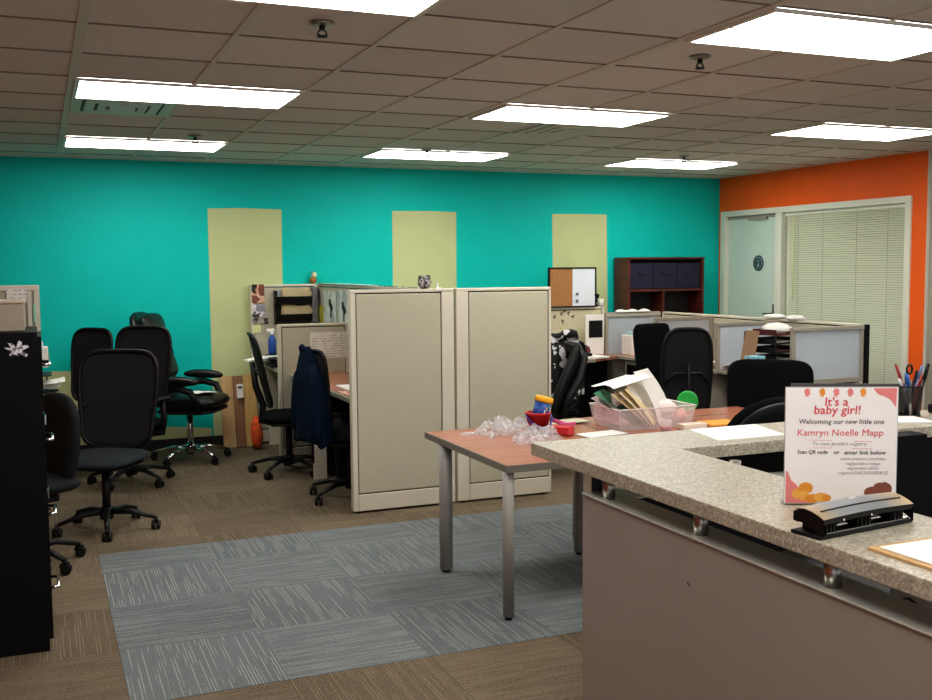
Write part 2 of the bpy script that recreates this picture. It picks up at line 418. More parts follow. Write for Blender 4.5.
# frames
x0 = WX-.02
yd0, yd1 = 8.60, 8.67       # mullion between door and window
fr = MB()
fr.b2((x0, fy0, 0), (WX+.10, fy0+.065, fz-.0601)).b2((x0, fy1-.075, 0), (WX+.10, fy1, fz-.0601)).b2((x0, fy0, fz-.06), (WX+.10, fy1, fz)).b2((x0, yd0-.03, 0), (WX+.10, yd1, fz-.0601))
struct(fr.build('trim_2', M_SILL), 'cream metal frame around office door and window', 'frame')
# door
M_DOOR = mat('door_glass_pale', '#d2e2d6', .3, var=.03, scale=3)
dr = thing('door_1', 'pale green office door with round dark sign', 'door'); dr['kind'] = 'structure'
MB().b2((WX+.035, yd1+.003, .01), (WX+.075, fy1-.08, fz-.095)).build('door_leaf', M_DOOR, dr)
MB().b2((WX+.02, yd1+.003, fz-.092), (WX+.09, fy1-.08, fz-.063)).box((WX+.03, 9.0, fz-.1), (.05, .3, .03)).build('door_closer', M_TRIMD, dr)
hy, hz = yd1+.06, 1.14
MB().cyl((WX+.034, hy, hz), (WX-.02, hy, hz), .012).tube([(WX-.02, hy, hz), (WX-.025, hy+.05, hz), (WX-.02, hy+.12, hz-.004)], .009).box((WX+.03, hy, hz+.0), (.012, .045, .2), bev=.004).build('door_handle', M_BLACK, dr)
sg = MB().lathe([(0, .0), (.085, 0), (.085, .006), (0, .006)], n=40)
for v in sg.bm.verts: v.co = Vector((WX+.034-v.co.z, v.co.x+8.995, v.co.y+1.68))
M_SIGN = mat('dark_teal_sign', '#2c4a55', .4)
rs = tag(sg.build('round_door_sign', M_SIGN), 'round dark blue green sign with pale emblem on the office door', 'sign')
M_PALE = mat('pale_emblem', '#9db7b4', .6)
em = MB()
def ringyz(mb, r0, r1, xx, cy, cz, n=36):
    for j in range(n):
        a, b = 2*PI*j/n, 2*PI*(j+1)/n
        mb.poly([(xx, cy+r0*math.cos(a), cz+r0*math.sin(a)), (xx, cy+r1*math.cos(a), cz+r1*math.sin(a)), (xx, cy+r1*math.cos(b), cz+r1*math.sin(b)), (xx, cy+r0*math.cos(b), cz+r0*math.sin(b))])
ringyz(em, .058, .064, WX+.0272, 8.995, 1.68); ringyz(em, .014, .02, WX+.0272, 8.995, 1.695)
em.poly([(WX+.0272, 8.975, 1.64), (WX+.0272, 9.015, 1.64), (WX+.0272, 9.005, 1.672), (WX+.0272, 8.985, 1.672)])
em.build('emblem', M_PALE, rs)
# window with blinds
M_WGLASS = mat('window_glass', '#a9b9a4', .12, trans=.0)
wn_ = struct(MB().b2((WX+.09, fy0+.065, .02), (WX+.10, yd0-.03, fz-.06)).build('window_1', M_WGLASS), 'interior office window behind blinds', 'window')
MB().b2((WX+.0, fy0+.065, .0), (WX+.09, yd0-.03, .2)).build('window_sill', M_SILL, wn_)
M_SLAT = mat('blind_slat', '#dfe4cc', .45)
bl = thing('venetian_blind', 'closed pale green venetian blind in the office window', 'blind', (WX+.045, (fy0+yd0)/2+.015, 0))
mb = MB(); wy = (yd0-fy0-.12)
z = fz-.11
while z > .26:
    mb.box((0, 0, z), (.0012, wy, .0225), rot=(0, .62+.03*math.sin(z*40), 0)); z -= .0225
mb.build('slats', M_SLAT, bl)
MB().box((0, 0, fz-.08), (.045, wy+.02, .04), bev=.004).build('headrail', M_SILL, bl)
mb = MB()
for k in (-.36, -.12, .16, .38): mb.box((-.022, k*wy*1.0, (fz+.2)/2), (.002, .0025, fz-.35))
mb.build('ladder_cord', mat('cord_grey', '#a9ad9a', .8), bl)
MB().tube([(-.03, wy*.42, fz-.1), (-.03, wy*.42, 1.3)], .005, 8).build('tilt_wand', mat('wand', '#e8e6b0', .3), bl)

# ceiling
struct(MB().b2((XL-.1, YF-.1, CZ), (9.3, WY+.1, CZ+.05)).build('ceiling', tilemat()), 'suspended ceiling of square acoustic tiles', 'ceiling')
g = MB()
i0, i1 = math.ceil((XL-GX)/T), math.floor((9.2-GX)/T)
j0, j1 = math.ceil((YF-GY)/T), math.floor((WY-GY)/T)
for i in range(i0, i1+1):
    w = .042 if i in (0, 4, 8, -4) else .024
    g.b2((GX+i*T-w/2, YF, CZ-.007), (GX+i*T+w/2, WY, CZ+.002))
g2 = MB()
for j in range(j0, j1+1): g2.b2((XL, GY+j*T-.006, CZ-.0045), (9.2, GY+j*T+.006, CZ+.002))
g.b2((XL, WY-.022, CZ-.008), (WX, WY, CZ)).b2((WX-.022, YE, CZ-.008), (WX, WY, CZ))
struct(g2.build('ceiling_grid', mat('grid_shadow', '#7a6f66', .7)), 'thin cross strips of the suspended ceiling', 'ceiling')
struct(g.build('ceiling_grid', mat('grid_metal', '#d2cdc2', .5)), 'metal grid strips of the suspended ceiling', 'ceiling')

# troffer lights
M_LENS = bpy.data.materials.new('lit_lens'); M_LENS.use_nodes = True
_nt = M_LENS.node_tree; _e = nd(_nt, 'ShaderNodeEmission'); _e.inputs[0].default_value = (1, .97, .93, 1); _e.inputs[1].default_value = 12.0
_nt.links.new(_e.outputs[0], _nt.nodes['Material Output'].inputs[0])
M_FIX = mat('fixture_white', '#e4e2da', .4)
def troffer(i, j, label):
    xa, ya = GX+i*T, GY+j*T
    t = thing('ceiling_light', label, 'light', (xa+T, ya+T/2, CZ-.006), group='fluorescent ceiling lights')
    h = .012
    for k in (-1, 1):
        MB().b2((-T+.035, k*T/4-T/4+.025 if k < 0 else .012, -.012), (T-.035, -.012 if k < 0 else T/2-.025, -.009)).build('diffuser', M_LENS, t)
    f = MB().b2((-T+.012, -T/2+.008, -.014), (T-.012, -T/2+.024, 0)).b2((-T+.012, T/2-.024, -.014), (T-.012, T/2-.008, 0))
    f.b2((-T+.012, -T/2+.024, -.014), (-T+.034, T/2-.024, 0)).b2((T-.034, -T/2+.024, -.014), (T-.012, T/2-.024, 0)).b2((-T+.034, -.008, -.015), (T-.034, .008, 0))
    f.build('frame', M_FIX, t)
for i, j, l in [(0, -2, 'lit rectangular ceiling light cut off by the top edge of the picture'),
                (4, -2, 'largest lit ceiling light, above the reception counter'),
                (0, 2, 'lit ceiling light directly in front of the teal-lit air vent'),
                (4, 2, 'lit ceiling light above the two-part beige partition, in front of the grey vent'),
                (8, 2, 'lit ceiling light closest to the orange wall'),
                (0, 6, 'narrow lit ceiling light by the teal wall above the black office chairs'),
                (4, 6, 'narrow lit ceiling light by the teal wall above the middle olive stripe'),
                (8, 6, 'narrow lit ceiling light by the corner of teal and orange walls'),
                (8, -2, 'lit ceiling light over the right-hand side, beyond the picture'),
                (0, -6, 'unseen lit ceiling light added behind the viewer, left row'), (4, -6, 'unseen lit ceiling light added behind the viewer, middle row'),
                (8, -6, 'unseen lit ceiling light added behind the viewer, right row')]:  # row behind the viewer is out of view, put in for its light
    troffer(i, j, l)
def vent(i, j, m, label):
    t = thing('air_vent', label, 'vent', (GX+(i+.5)*T, GY+(j+.5)*T, CZ-.006))
    MB().b2((-.29, -.29, -.004), (.29, .29, 0)).build('back_plate', mat('vent_dark', '#56645e', .7), t)
    for k, (o, n_) in enumerate(((.29, .232), (.212, .158), (.138, .092))):
        z1, z0 = -.008-.004*k, -.004
        mb = MB().b2((-o, -o, z1), (o, -n_, z0)).b2((-o, n_, z1), (o, o, z0)).b2((-o, -n_, z1), (-n_, n_, z0)).b2((n_, -n_, z1), (o, n_, z0))
        mb.build('louver', m, t)
    MB().b2((-.072, -.072, -.022), (.072, .072, -.004)).build('center_plate', m, t)
vent(0, 3, mat('vent_teal_lit', '#cdeadb', .5), 'square teal-lit air vent behind the ceiling light at upper left')  # pale green puts the teal light on the louvers into the colour
vent(5, 3, mat('vent_grey', '#d3d5c8', .5), 'square grey louvered air vent behind the middle ceiling light')
def sprinkler(px, py, label):
    p = atz(px, py, CZ-.006)
    t = thing('fire_sprinkler', label, 'sprinkler', p)
    MB().lathe([(0, 0), (.05, 0), (.048, -.006), (.03, -.012), (0, -.012)]).build('escutcheon', M_STEEL, t)
    MB().cyl((0, 0, -.01), (0, 0, -.03), .012).tube([(-.012, 0, -.03), (-.02, 0, -.045), (0, 0, -.052)], .004, 6).tube([(.012, 0, -.03), (.02, 0, -.045), (0, 0, -.052)], .004, 6).build('yoke', M_BLACK, t)
    MB().lathe([(0, -.052), (.022, -.052), (.022, -.056), (0, -.056)], n=16).build('deflector', M_BLACK, t)
for a in [(322, 23, 'fire sprinkler in the tile between the top-left lights'), (700, 57, 'fire sprinkler beside the largest ceiling light'),
          (195, 136, 'small fire sprinkler above the narrow light at far left'), (427, 149, 'fire sprinkler in front of the narrow middle light'),
          (684, 156, 'small fire sprinkler near the light by the orange corner')]: sprinkler(*a)

# ================================================================ CHAIRS
def frame_at(o_, ang):      # lean: rotate local height axis backwards by ang about x through o_
    o_ = Vector(o_); c, s = math.cos(ang), math.sin(ang)
    return lambda x, y, z: o_+Vector((x, y*s+z*c, y*c-z*s))      # y up the back, z = towards +Y (rear)
def base_parts(t, M_base, r=.31, hub_z=.12, seat_z=.44, rot0=.3, M_col=None, casters=True, col_r=.026):
    mb = MB(); mb.cyl((0, 0, hub_z-.045), (0, 0, hub_z+.03), .042, .036)
    for k in range(5):
        a = rot0+2*PI*k/5; c, s = math.cos(a), math.sin(a)
        mb.tube([(c*.03, s*.03, hub_z), (c*.16, s*.16, hub_z-.005), (c*r*.97, s*r*.97, .078)], [.026, .021, .015], 8, flat=.8)
    mb.build('star_base', M_base, t)
    MB().cyl((0, 0, hub_z), (0, 0, seat_z-.09), col_r).cyl((0, 0, seat_z-.2), (0, 0, seat_z-.04), col_r*.6).build('gas_column', M_col or M_BLACK, t)
    MB().box((0, .02, seat_z-.055), (.2, .26, .04), bev=.01).cyl((.08, 0, seat_z-.06), (.26, -.02, seat_z-.06), .006, n=8).box((.27, -.02, seat_z-.06), (.05, .03, .012), bev=.004).build('tilt_mechanism', M_BLACK, t)
    for k in range(5):
        a = rot0+2*PI*k/5; c, s = math.cos(a)*r, math.sin(a)*r
        b = a*1.7+k
        d = Vector((math.cos(b), math.sin(b), 0)); p = Vector((c, s, .029))
        w = MB()
        for sgn in (-1, 1): w.cyl(p+d*sgn*.006, p+d*sgn*.026, .0285, n=18)
        w.cyl(p+Vector((0, 0, .012)), p+Vector((0, 0, .055)), .010, n=8)
        q = Vector((-d.y, d.x, 0))
        w.tube([p+q*.03+Vector((0, 0, .01)), p+q*.018+Vector((0, 0, .03)), p+Vector((0, 0, .037)), p-q*.018+Vector((0, 0, .03))], .011, 8)
        w.build('caster', M_BLACK, t)
def armrests(t, M_, z=.66, w=.27, curved=False, M_frame=None):
    for sgn in (-1, 1):
        if curved:
            MB().tube([(sgn*w*.8, -.18, .47), (sgn*w, -.17, .55), (sgn*w*1.03, -.13, .635), (sgn*w, -.02, .665), (sgn*w, .1, .655), (sgn*w*.95, .2, .62), (sgn*w*.85, .24, .55)], [.028, .028, .03, .03, .03, .028, .028], 10).build('arm_frame', M_frame or M_BLACK, t)
            MB().pillow(.095, .36, .075, lambda x, y, q: Vector((sgn*w+x, y-.02, z+.03+q-.12*max(0, -y)**2*4)), e=3).build('armrest', M_, t)
        else:
            MB().tube([(sgn*.16, .0, .40), (sgn*w, .0, .41), (sgn*(w+.015), .0, .52), (sgn*w, .0, z-.01)], .014, 8, flat=2).build('arm_post', M_BLACK, t)
            MB().pillow(.085, .25, .03, lambda x, y, q: Vector((sgn*w+x, y-.02, z+q)), e=3.5).build('armrest', M_, t)
M_MESH = clearmat('chair_mesh', '#090b0d', 1.0, .9, .0)
def task_chair(label, loc, rz, top=1.14, wid=.48, arms=False, seat_z=.47, lean=.12, hb=.56, taper=.05, e=4.5, mesh=True, name='office_chair', rot0=.3, col=None, seatfab=None, lumbar=False):
    t = thing(name, label, 'chair', (loc[0], loc[1], 0), rz, 'black office chairs')
    base_parts(t, M_BLACK, seat_z=seat_z, rot0=rot0, M_col=col)
    sf = seatfab or M_BLKFAB
    MB().pillow(.50, .48, .085, lambda x, y, z: Vector((x, y-.02, seat_z+z-.06*max(0, -y-.1)-(.4*max(0, -y-.16)**1.5))), e=4).build('seat', sf, t)
    MB().pillow(.45, .43, .03, lambda x, y, z: Vector((x, y-.01, seat_z-.042+z)), e=4).build('seat_pan', M_BLACK, t)
    h = hb; bottom = top-h*math.cos(lean)
    fa = frame_at((0, .235, bottom+h/2*math.cos(lean)), lean)
    def cv(x, y, z): return fa(x, y, z-.25*x*x*2+.10*(y/h)*0-.35*max(0, -(y)/h)**2*.15)
    pts = []
    for j in range(44):
        th = 2*PI*j/44; c, q = math.cos(th), math.sin(th)
        x = math.copysign(abs(c)**(2/e), c)*wid/2; y = math.copysign(abs(q)**(2/e), q)*h/2
        x *= (1+taper*(y/(h/2)))-.05*math.exp(-((y+h*.22)/(h*.16))**2)
        pts.append(cv(x, y, 0))
    if mesh:
        MB().tube(pts, .0145, 8, closed=True).build('back_frame', M_BLACK, t)
        MB().pillow(wid*.97, h*.97, .008, cv, e=e, taper=taper).build('back_mesh', M_MESH, t)
        if lumbar:
            MB().pillow(wid*.86, h*.30, .03, lambda x, y, z: cv(x, y-h*.30, z-.012), e=5).build('lumbar_pad', M_BLKFAB, t)
        # rear spine
        MB().tube([cv(0, h*.12, .03), cv(0, -h*.2, .05), cv(0, -h*.48, .04), (0, .22, seat_z-.03), (0, .06, seat_z-.06)], [.02, .026, .028, .03, .03], 10, flat=.5).tube([cv(-wid*.45, -h*.10, .004), cv(-.1, h*.02, .03), cv(.1, h*.02, .03), cv(wid*.45, -h*.10, .004)], .012, 8).build('back_support', M_BLACK, t)
    else:
        MB().pillow(wid, h, .075, cv, e=e, taper=taper).build('backrest', sf, t)
        MB().pillow(wid*.93, h*.93, .03, lambda x, y, z: cv(x, y, z+.03), e=e, taper=taper).build('back_shell', M_BLACK, t)
        MB().tube([cv(0, -h*.1, .04), cv(0, -h*.5, .05), (0, .2, seat_z-.04), (0, .05, seat_z-.06)], [.03, .03, .03, .03], 8, flat=.45).build('back_support', M_BLACK, t)
    if arms: armrests(t, M_BLACK, z=.67)
    return t
R = math.radians
chair_front = task_chair('black mesh-back office chair standing frontmost of the left cluster', (.35, 6.80), R(-30), top=1.125, wid=.53, hb=.63, lean=.14, rot0=.15, taper=.05, seatfab=mat('charcoal_seat', '#1a2226', .9, var=.1, scale=100))
task_chair('black mesh office chair between the frontmost mesh chair and the leather one', (.62, 8.22), R(-35), top=1.205, wid=.46, hb=.62, rot0=.9, arms=True)
task_chair('black office chair with armrests nearest the teal wall, left of the others', (.22, 8.80), R(-48), top=1.17, wid=.42, hb=.60, arms=True, rot0=.2)
task_chair('black mesh chair seen side-on beside the stacked wooden boards', (1.835, 8.12), R(84), top=1.14, wid=.46, hb=.60, lean=.22, rot0=1.2, arms=False)
# grey leather chair cut by the cabinet
t = thing('leather_chair', 'charcoal padded chair half hidden by the black cabinet', 'chair', (-.11, 6.10, 0), R(-64), 'black office chairs')
base_parts(t, M_BLACK, rot0=.1+R(80), r=.30)
MB().pillow(.52, .50, .11, lambda x, y, z: Vector((x, y, .47+z)), e=4).build('seat', M_GREYL, t)
fa = frame_at((0, .215, .70), .10)
MB().pillow(.48, .53, .13, lambda x, y, z: fa(x, y, z-.5*x*x-.35*(y+.02)**2), e=3, soft=2.2).build('backrest', M_GREYL, t)
MB().tube([(0, .1, .4), (0, .24, .42), (0, .27, .6)], .022, 8, flat=.5).build('back_support', M_BLACK, t)
# executive leather chair
t = thing('executive_chair', 'black leather executive chair with chrome base by the teal wall', 'chair', (1.17, 9.0, 0), R(62), 'black office chairs')
base_parts(t, M_CHROME, r=.33, rot0=.35, M_col=M_CHROME, seat_z=.52)
MB().pillow(.56, .56, .15, lambda x, y, z: Vector((x, y-.03, .53+z-.25*max(0, -y-.15)**2*3)), e=4.5, soft=3).build('seat', M_LEATH, t)
MB().pillow(.54, .52, .07, lambda x, y, z: Vector((x, y-.03, .455+z)), e=5).build('seat_shell', M_BLACK, t)
fa = frame_at((0, .30, .93), .28)
MB().pillow(.54, .78, .13, lambda x, y, z: fa(x, y, z-.25*x*x-.03*math.cos(y*9)), e=3.6, taper=-.04).build('backrest', M_LEATH, t)
MB().pillow(.44, .22, .09, lambda x, y, z: fa(x, y+.24, z-.07), e=3).build('head_pillow', M_LEATH, t)
MB().pillow(.46, .24, .07, lambda x, y, z: fa(x, y-.12, z-.07), e=3).build('lumbar_pad', M_LEATH, t)
armrests(t, M_LEATH, z=.70, w=.31, curved=True)
sh = MB().sheet(lambda u, v: Vector((1.27+.20*(u-.5)*math.cos(.4)-.15*(v-.5)*math.sin(.4), 8.86+.20*(u-.5)*math.sin(.4)+.15*(v-.5)*math.cos(.4), .612+.006*math.sin(u*5))), 6, 4)
one(sh, 'paper_sheet', M_WHITE, 'white sheet of paper lying on the leather executive chair', 'paper')
# chair with the navy jacket
task_chair('black office chair with a navy jacket over its back', (2.03, 7.02), R(100), top=1.08, wid=.27, hb=.52, rot0=.62, lean=.1)

def draped(label, name, base_fn, material, cat='jacket', rings=26, segs=40, folds=9, amp=.012, prof=None, seedv=1, extra=None):
    """cloth hanging over a chair back: closed tube-like shell hanging from a ridge, with folds"""
    rnd = random.Random(seedv); ph = [rnd.random()*6.28 for _ in range(4)]
    mb = MB(); g = []
    for i in range(rings+1):
        u = i/rings; hw, hd, z, ox = prof(u)
        ring = []
        for j in range(segs):
            th = 2*PI*j/segs
            c, s = math.cos(th), math.sin(th)
            f = 1+(u**.7)*amp/max(hd, .02)*(math.sin(folds*th+ph[0]+u*1.5)+.6*math.sin((folds+4)*th+ph[1]-u*2.3))
            x = math.copysign(abs(c)**.8, c)*hw*(1+.15*(f-1)); y = math.copysign(abs(s)**.9, s)*hd*f
            zz = z+(.02*math.sin(3*th+ph[2])+.012*math.sin(7*th+ph[3]))*u**3
            ring.append(mb.bm.verts.new(base_fn(x+ox, y, zz)))
        g.append(ring)
    for a, b in zip(g, g[1:]):
        for j in range(segs):
            f = mb.bm.faces.new((a[j], a[(j+1) % segs], b[(j+1) % segs], b[j])); f.smooth = True
    f = mb.bm.faces.new(g[0]); f.smooth = True
    f = mb.bm.faces.new(g[-1][::-1])
    return mb
# navy jacket
Rz = Matrix.Rotation(R(100), 3, 'Z')
def jb(x, y, z): return Rz @ Vector((x, .285+y, 0))+Vector((2.03, 7.02, z))
def jp(u):
    hw = .045+.13*min(1, u*2.0)**.7+.035*u; hd = .025+.04*min(1, u*4)+.03*u
    return hw, hd, 1.105-.66*u, .10*(1-u)**2.5
t = thing('hanging_jacket', 'dark navy jacket hung over the back of an office chair', 'jacket')
draped('', '', jb, M_NAVY, prof=jp, folds=8, amp=.014, seedv=3).build('jacket_body', M_NAVY, t)
sl = MB()
for sgn, ln in ((-1, .50), (1, .46)):
    pts = [jb(sgn*.10+.04, .02, .98)]+[jb(sgn*(.145+.008*k), .04+.015*k/6, .97-ln*k/6) for k in range(1, 7)]
    s_ = MB().tube(pts, [.02, .04, .046, .048, .046, .042, .038], 14, flat=.8)
    s_.build('sleeve', M_NAVY, t)
MB().tube([jb(.045, .01, 1.07), jb(.10, .03, 1.10), jb(.155, .01, 1.07)], [.015, .026, .015], 10).build('collar', M_NAVY, t)

# right-hand cubicle chairs
task_chair('solid black chair back beside the arched mesh chair, at the cubicle desks', (5.04, 7.42), R(12), top=1.15, wid=.40, hb=.68, mesh=False, e=8, taper=.16, lean=.08)
task_chair('black mesh chair with arched top standing in front of the middle frosted dividers', (4.60, 6.66), R(160), top=1.18, wid=.38, hb=.70, lean=.06, lumbar=True, e=4, taper=-.02)
task_chair('wide black chair back right behind the cherry tables, before the black trays', (4.26, 5.20), R(-43), top=1.035, wid=.54, hb=.50, mesh=False, e=5, lean=.12)
task_chair('black chair whose rounded top rises just behind the reception counter', (2.90, 3.68), R(180), top=1.10, wid=.60, hb=.52, mesh=False, e=2.5, lean=.10, taper=-.03)
task_chair('black office chair under a black and white coat, beside the tall partition', (3.78, 7.35), R(190), top=1.06, wid=.44, hb=.55, rot0=.8, arms=True)
# black and white coat + dark jacket over that chair
Rz2 = Matrix.Rotation(R(190), 3, 'Z')
def cb(x, y, z): return Rz2 @ Vector((x, .27+y, 0))+Vector((3.74, 7.35, z))
def cp(u):
    return .11+.085*min(1, u*3)**.6, .05+.06*min(1, u*3), 1.135-.50*u, .0
t = thing('patterned_coat', 'puffy black and white patterned coat over an office chair', 'coat')
M_COW = patchmat('black_white_cloth', ['#c9c9ca', '#0b0c0e', '#08090a', '#0d0e10'], 11.0, .8)
draped('', '', cb, M_COW, prof=cp, folds=6, amp=.02, seedv=8).build('coat_body', M_COW, t)
MB().tube([cb(-.11, .05, 1.09), cb(-.05, .09, 1.135), cb(.04, .09, 1.135), cb(.10, .05, 1.09)], [.02, .035, .035, .02], 10).build('collar', M_COW, t)
t = thing('dark_jacket', 'black quilted jacket hanging in front of the patterned coat', 'jacket')
MB().tube([cb(.10, .16, 1.06), cb(.02, .19, 1.05), cb(.05, .21, .93), cb(.14, .21, .78), cb(.20, .19, .62), cb(.25, .16, .48)], [.04, .06, .06, .06, .055, .05], 12, flat=.7).build('sleeve', M_LEATH, t)
MB().tube([cb(-.02, .15, 1.06), cb(-.05, .19, .95), cb(.0, .20, .80), cb(.10, .19, .66), cb(.15, .17, .50)], [.04, .07, .08, .08, .06], 12, flat=.6).build('jacket_body', M_LEATH, t)

# ================================================================ LEFT FOREGROUND
t = thing('filing_cabinet', 'tall black filing cabinet at the left edge of the picture', 'cabinet', (0, 0, 0))
cy = 4.69
MB().b2((-.95, cy, .0), (-.012, cy+.46, 1.395), bev=.003).build('body', M_BLKCAB, t)
for k in range(4):
    z0 = .05+k*.334
    d = MB().b2((-.014, cy+.012, z0), (.004, cy+.448, z0+.322), bev=.002).build('drawer', M_BLKCAB, t)
    MB().tube([(.004, cy+.14, z0+.19), (.034, cy+.15, z0+.19), (.034, cy+.31, z0+.19), (.004, cy+.32, z0+.19)], .007, 8).build('drawer_handle', M_CHROME, d)
    MB().b2((.004, cy+.2, z0+.25), (.010, cy+.26, z0+.29)).build('label_holder', M_CHROME, d)
st = MB(); rnd = random.Random(5)
c0 = aty(17, 350, cy); ang = 0
pts = []
for k in range(22):
    a = 2*PI*k/22; r = (.046 if k % 3 else .026)*(.6+.55*rnd.random())
    pts.append((c0.x+r*math.cos(a)*1.05, cy-.003, c0.z+r*math.sin(a)*.8))
for k in range(22): st.poly([(c0.x, cy-.004, c0.z), pts[k], pts[(k+1) % 22]])
st.build('torn_sticker', patchmat('torn_paper', ['#6b6670', '#c9c6cc', '#e6e4e6'], 60), t)
# beige box on the cabinet and partition behind
b = thing('storage_box', 'beige box standing on top of the black filing cabinet', 'box', (0, 0, 0))
p0, p1 = aty(0, 301, cy+.08), aty(26, 332, cy+.08)
MB().b2((-.6, cy+.08, 1.396), (p1.x-.004, cy+.36, 1.515), bev=.004).build('box_body', mat('beige_card', '#a79c88', .8, var=.04), b)
MB().b2((-.605, cy+.075, 1.515), (p1.x, cy+.365, 1.528), bev=.003).build('lid', mat('beige_lid', '#bdb39f', .8), b)
t = thing('cubicle_partition', 'cream edged partition rising behind the black filing cabinet', 'partition')
MB().b2((-1.7, 5.32, .05), (-.02, 5.37, 1.56)).build('fabric_panel', M_PART, t)
MB().b2((-1.7, 5.31, 1.56), (.004, 5.38, 1.585), bev=.003).build('top_rail', M_TRIM, t)
MB().b2((-.02, 5.31, 0), (.004, 5.38, 1.56)).build('end_post', M_TRIM, t)
pz = lambda px, py: aty(px, py, 5.315)
M_DOC = paperlines('printed_sheet')
for (a, b_, c, d, m, l) in [(6, 289, 27, 303, M_DOC, 'white printed sheet pinned high on the partition behind the cabinet'),
                            (27, 291, 32.5, 326, M_WHITE2, 'long pale paper strip pinned beside the printed sheet'),
                            (33, 304, 36.5, 322, mat('pale_green_paper', '#a9d4b8', .8), 'narrow pale green note pinned at the partition edge')]:
    q0, q1 = pz(a, b_), pz(c, d)
    one(MB().b2((q0.x, 5.305, q1.z), (q1.x, 5.3095, q0.z)), 'pinned_paper', m, l, 'paper')
# wall phone / switch and paper tray on the partition end
q = aty(43.5, 357, 5.34)
t = thing('wall_switch', 'small white box fixed to the end of the left partition', 'box')
MB().b2((.0045, 5.32, q.z-.05), (.032, 5.37, q.z+.05), bev=.004).build('box_body', M_WHITE, t)
MB().b2((.032, 5.335, q.z-.015), (.036, 5.355, q.z+.015)).build('button', M_TRIMD, t)
# small work surface behind the partition
t = thing('side_desk', 'dark topped desk just behind the left partition', 'desk', (0, 0, 0))
MB().b2((-1.4, 7.0, .735), (.06, 7.6, .765), bev=.004).build('desk_top', M_BLACK, t)
MB().b2((-.02, 7.05, 0), (.0, 7.55, .735)).build('side_panel', M_BLKCAB, t)
MB().b2((-1.36, 7.05, 0), (-1.34, 7.55, .735)).build('side_panel', M_BLKCAB, t)
t = thing('paper_tray', 'black paper tray with loose white sheets on the left desk', 'tray')
tx, ty = -.02, 7.25
MB().b2((tx-.25, ty-.14, .767), (tx+.05, ty+.14, .772)).b2((tx-.25, ty-.14, .767), (tx-.245, ty+.14, .80)).b2((tx-.25, ty+.135, .767), (tx+.05, ty+.14, .80)).b2((tx-.25, ty-.14, .885), (tx+.06, ty+.14, .89)).build('lower_tray', M_BLACK, t)
MB().box((tx-.1, ty, .975), (.36, .28, .008), bev=.003).build('upper_tray', M_BLACK, t)
MB().cyl((tx-.24, ty+.13, .77), (tx-.24, ty+.13, .975), .005).cyl((tx+.05, ty+.13, .77), (tx+.05, ty+.13, .975), .005).build('riser', M_BLACK, t)
for k in range(3):
    one(MB().sheet(lambda u, v, k=k: Vector((tx-.02+.24*(u-.5)+.03*k, ty-.06+.20*(v-.5), .893+.012*k+.012*(u*v)+.02*u*u*(k == 2))), 5, 5), 'loose_sheet', M_WHITE, 'loose white sheet lying in the black paper tray', 'paper', 'loose sheets in the left paper tray')

# ================================================================ BOARDS AGAINST THE WALL
M_WA = woodmat('pale_birch', '#b7925f', '#caa873', .6, (20, 3, 2)); M_WB = woodmat('walnut_board', '#7d5637', '#93694a', .6, (20, 3, 2)); M_WC = woodmat('oak_board', '#c19b58', '#d0ad6e', .6, (20, 3, 2))
def board(pxa, pxb, m, label, yb, h=.69):
    xa, xb = aty(pxa, 400, 9.5).x, aty(pxb, 400, 9.5).x
    a = math.atan2(WY-.03-yb, h)
    mb = MB().box((0, 0, h/2), (xb-xa-.003, .02, h), bev=.002)
    o = one(mb, 'wooden_board', m, label, 'board', 'wooden boards leaning on the wall'); o.location = ((xa+xb)/2, yb, .004); o.rotation_euler = (-a, 0, 0)
    return o
bb = board(222, 235, M_WA, 'pale wooden board leaning on the wall, beside the leather chair', 9.47, .67)
board(235, 245, M_WB, 'brown wooden board leaning between two paler boards', 9.47, .67)
board(245, 258, M_WC, 'yellowish wooden board leaning next to the cubicle partition', 9.47, .68)
q0, q1 = aty(237, 384.5, 9.5), aty(244, 398, 9.5)
t = thing('white_tag', 'white paper tag with dark print stuck on the brown board', 'tag')
yy = 9.505
MB().box(((q0.x+q1.x)/2, 9.524, (q0.z+q1.z)/2), (q1.x-q0.x, .002, q0.z-q1.z), rot=(-.2, 0, 0)).build('sheet', M_WHITE, t)
MB().box(((q0.x+q1.x)/2, 9.524, q0.z-.03), (.04, .003, .02), rot=(-.2, 0, 0)).build('print_mark', M_INK, t)
q = aty(256, 424, 9.35)
t = one(MB().ball((q.x-.01, 9.28, .16), .13, 14, 12, (.42, .5, 1.15), bumpy=.3), 'orange_bag', mat('orange_cloth', '#e0591f', .8, var=.35, scale=18), 'bright orange crumpled bag on the floor beside the wooden boards', 'bag')
t.location.z = .0

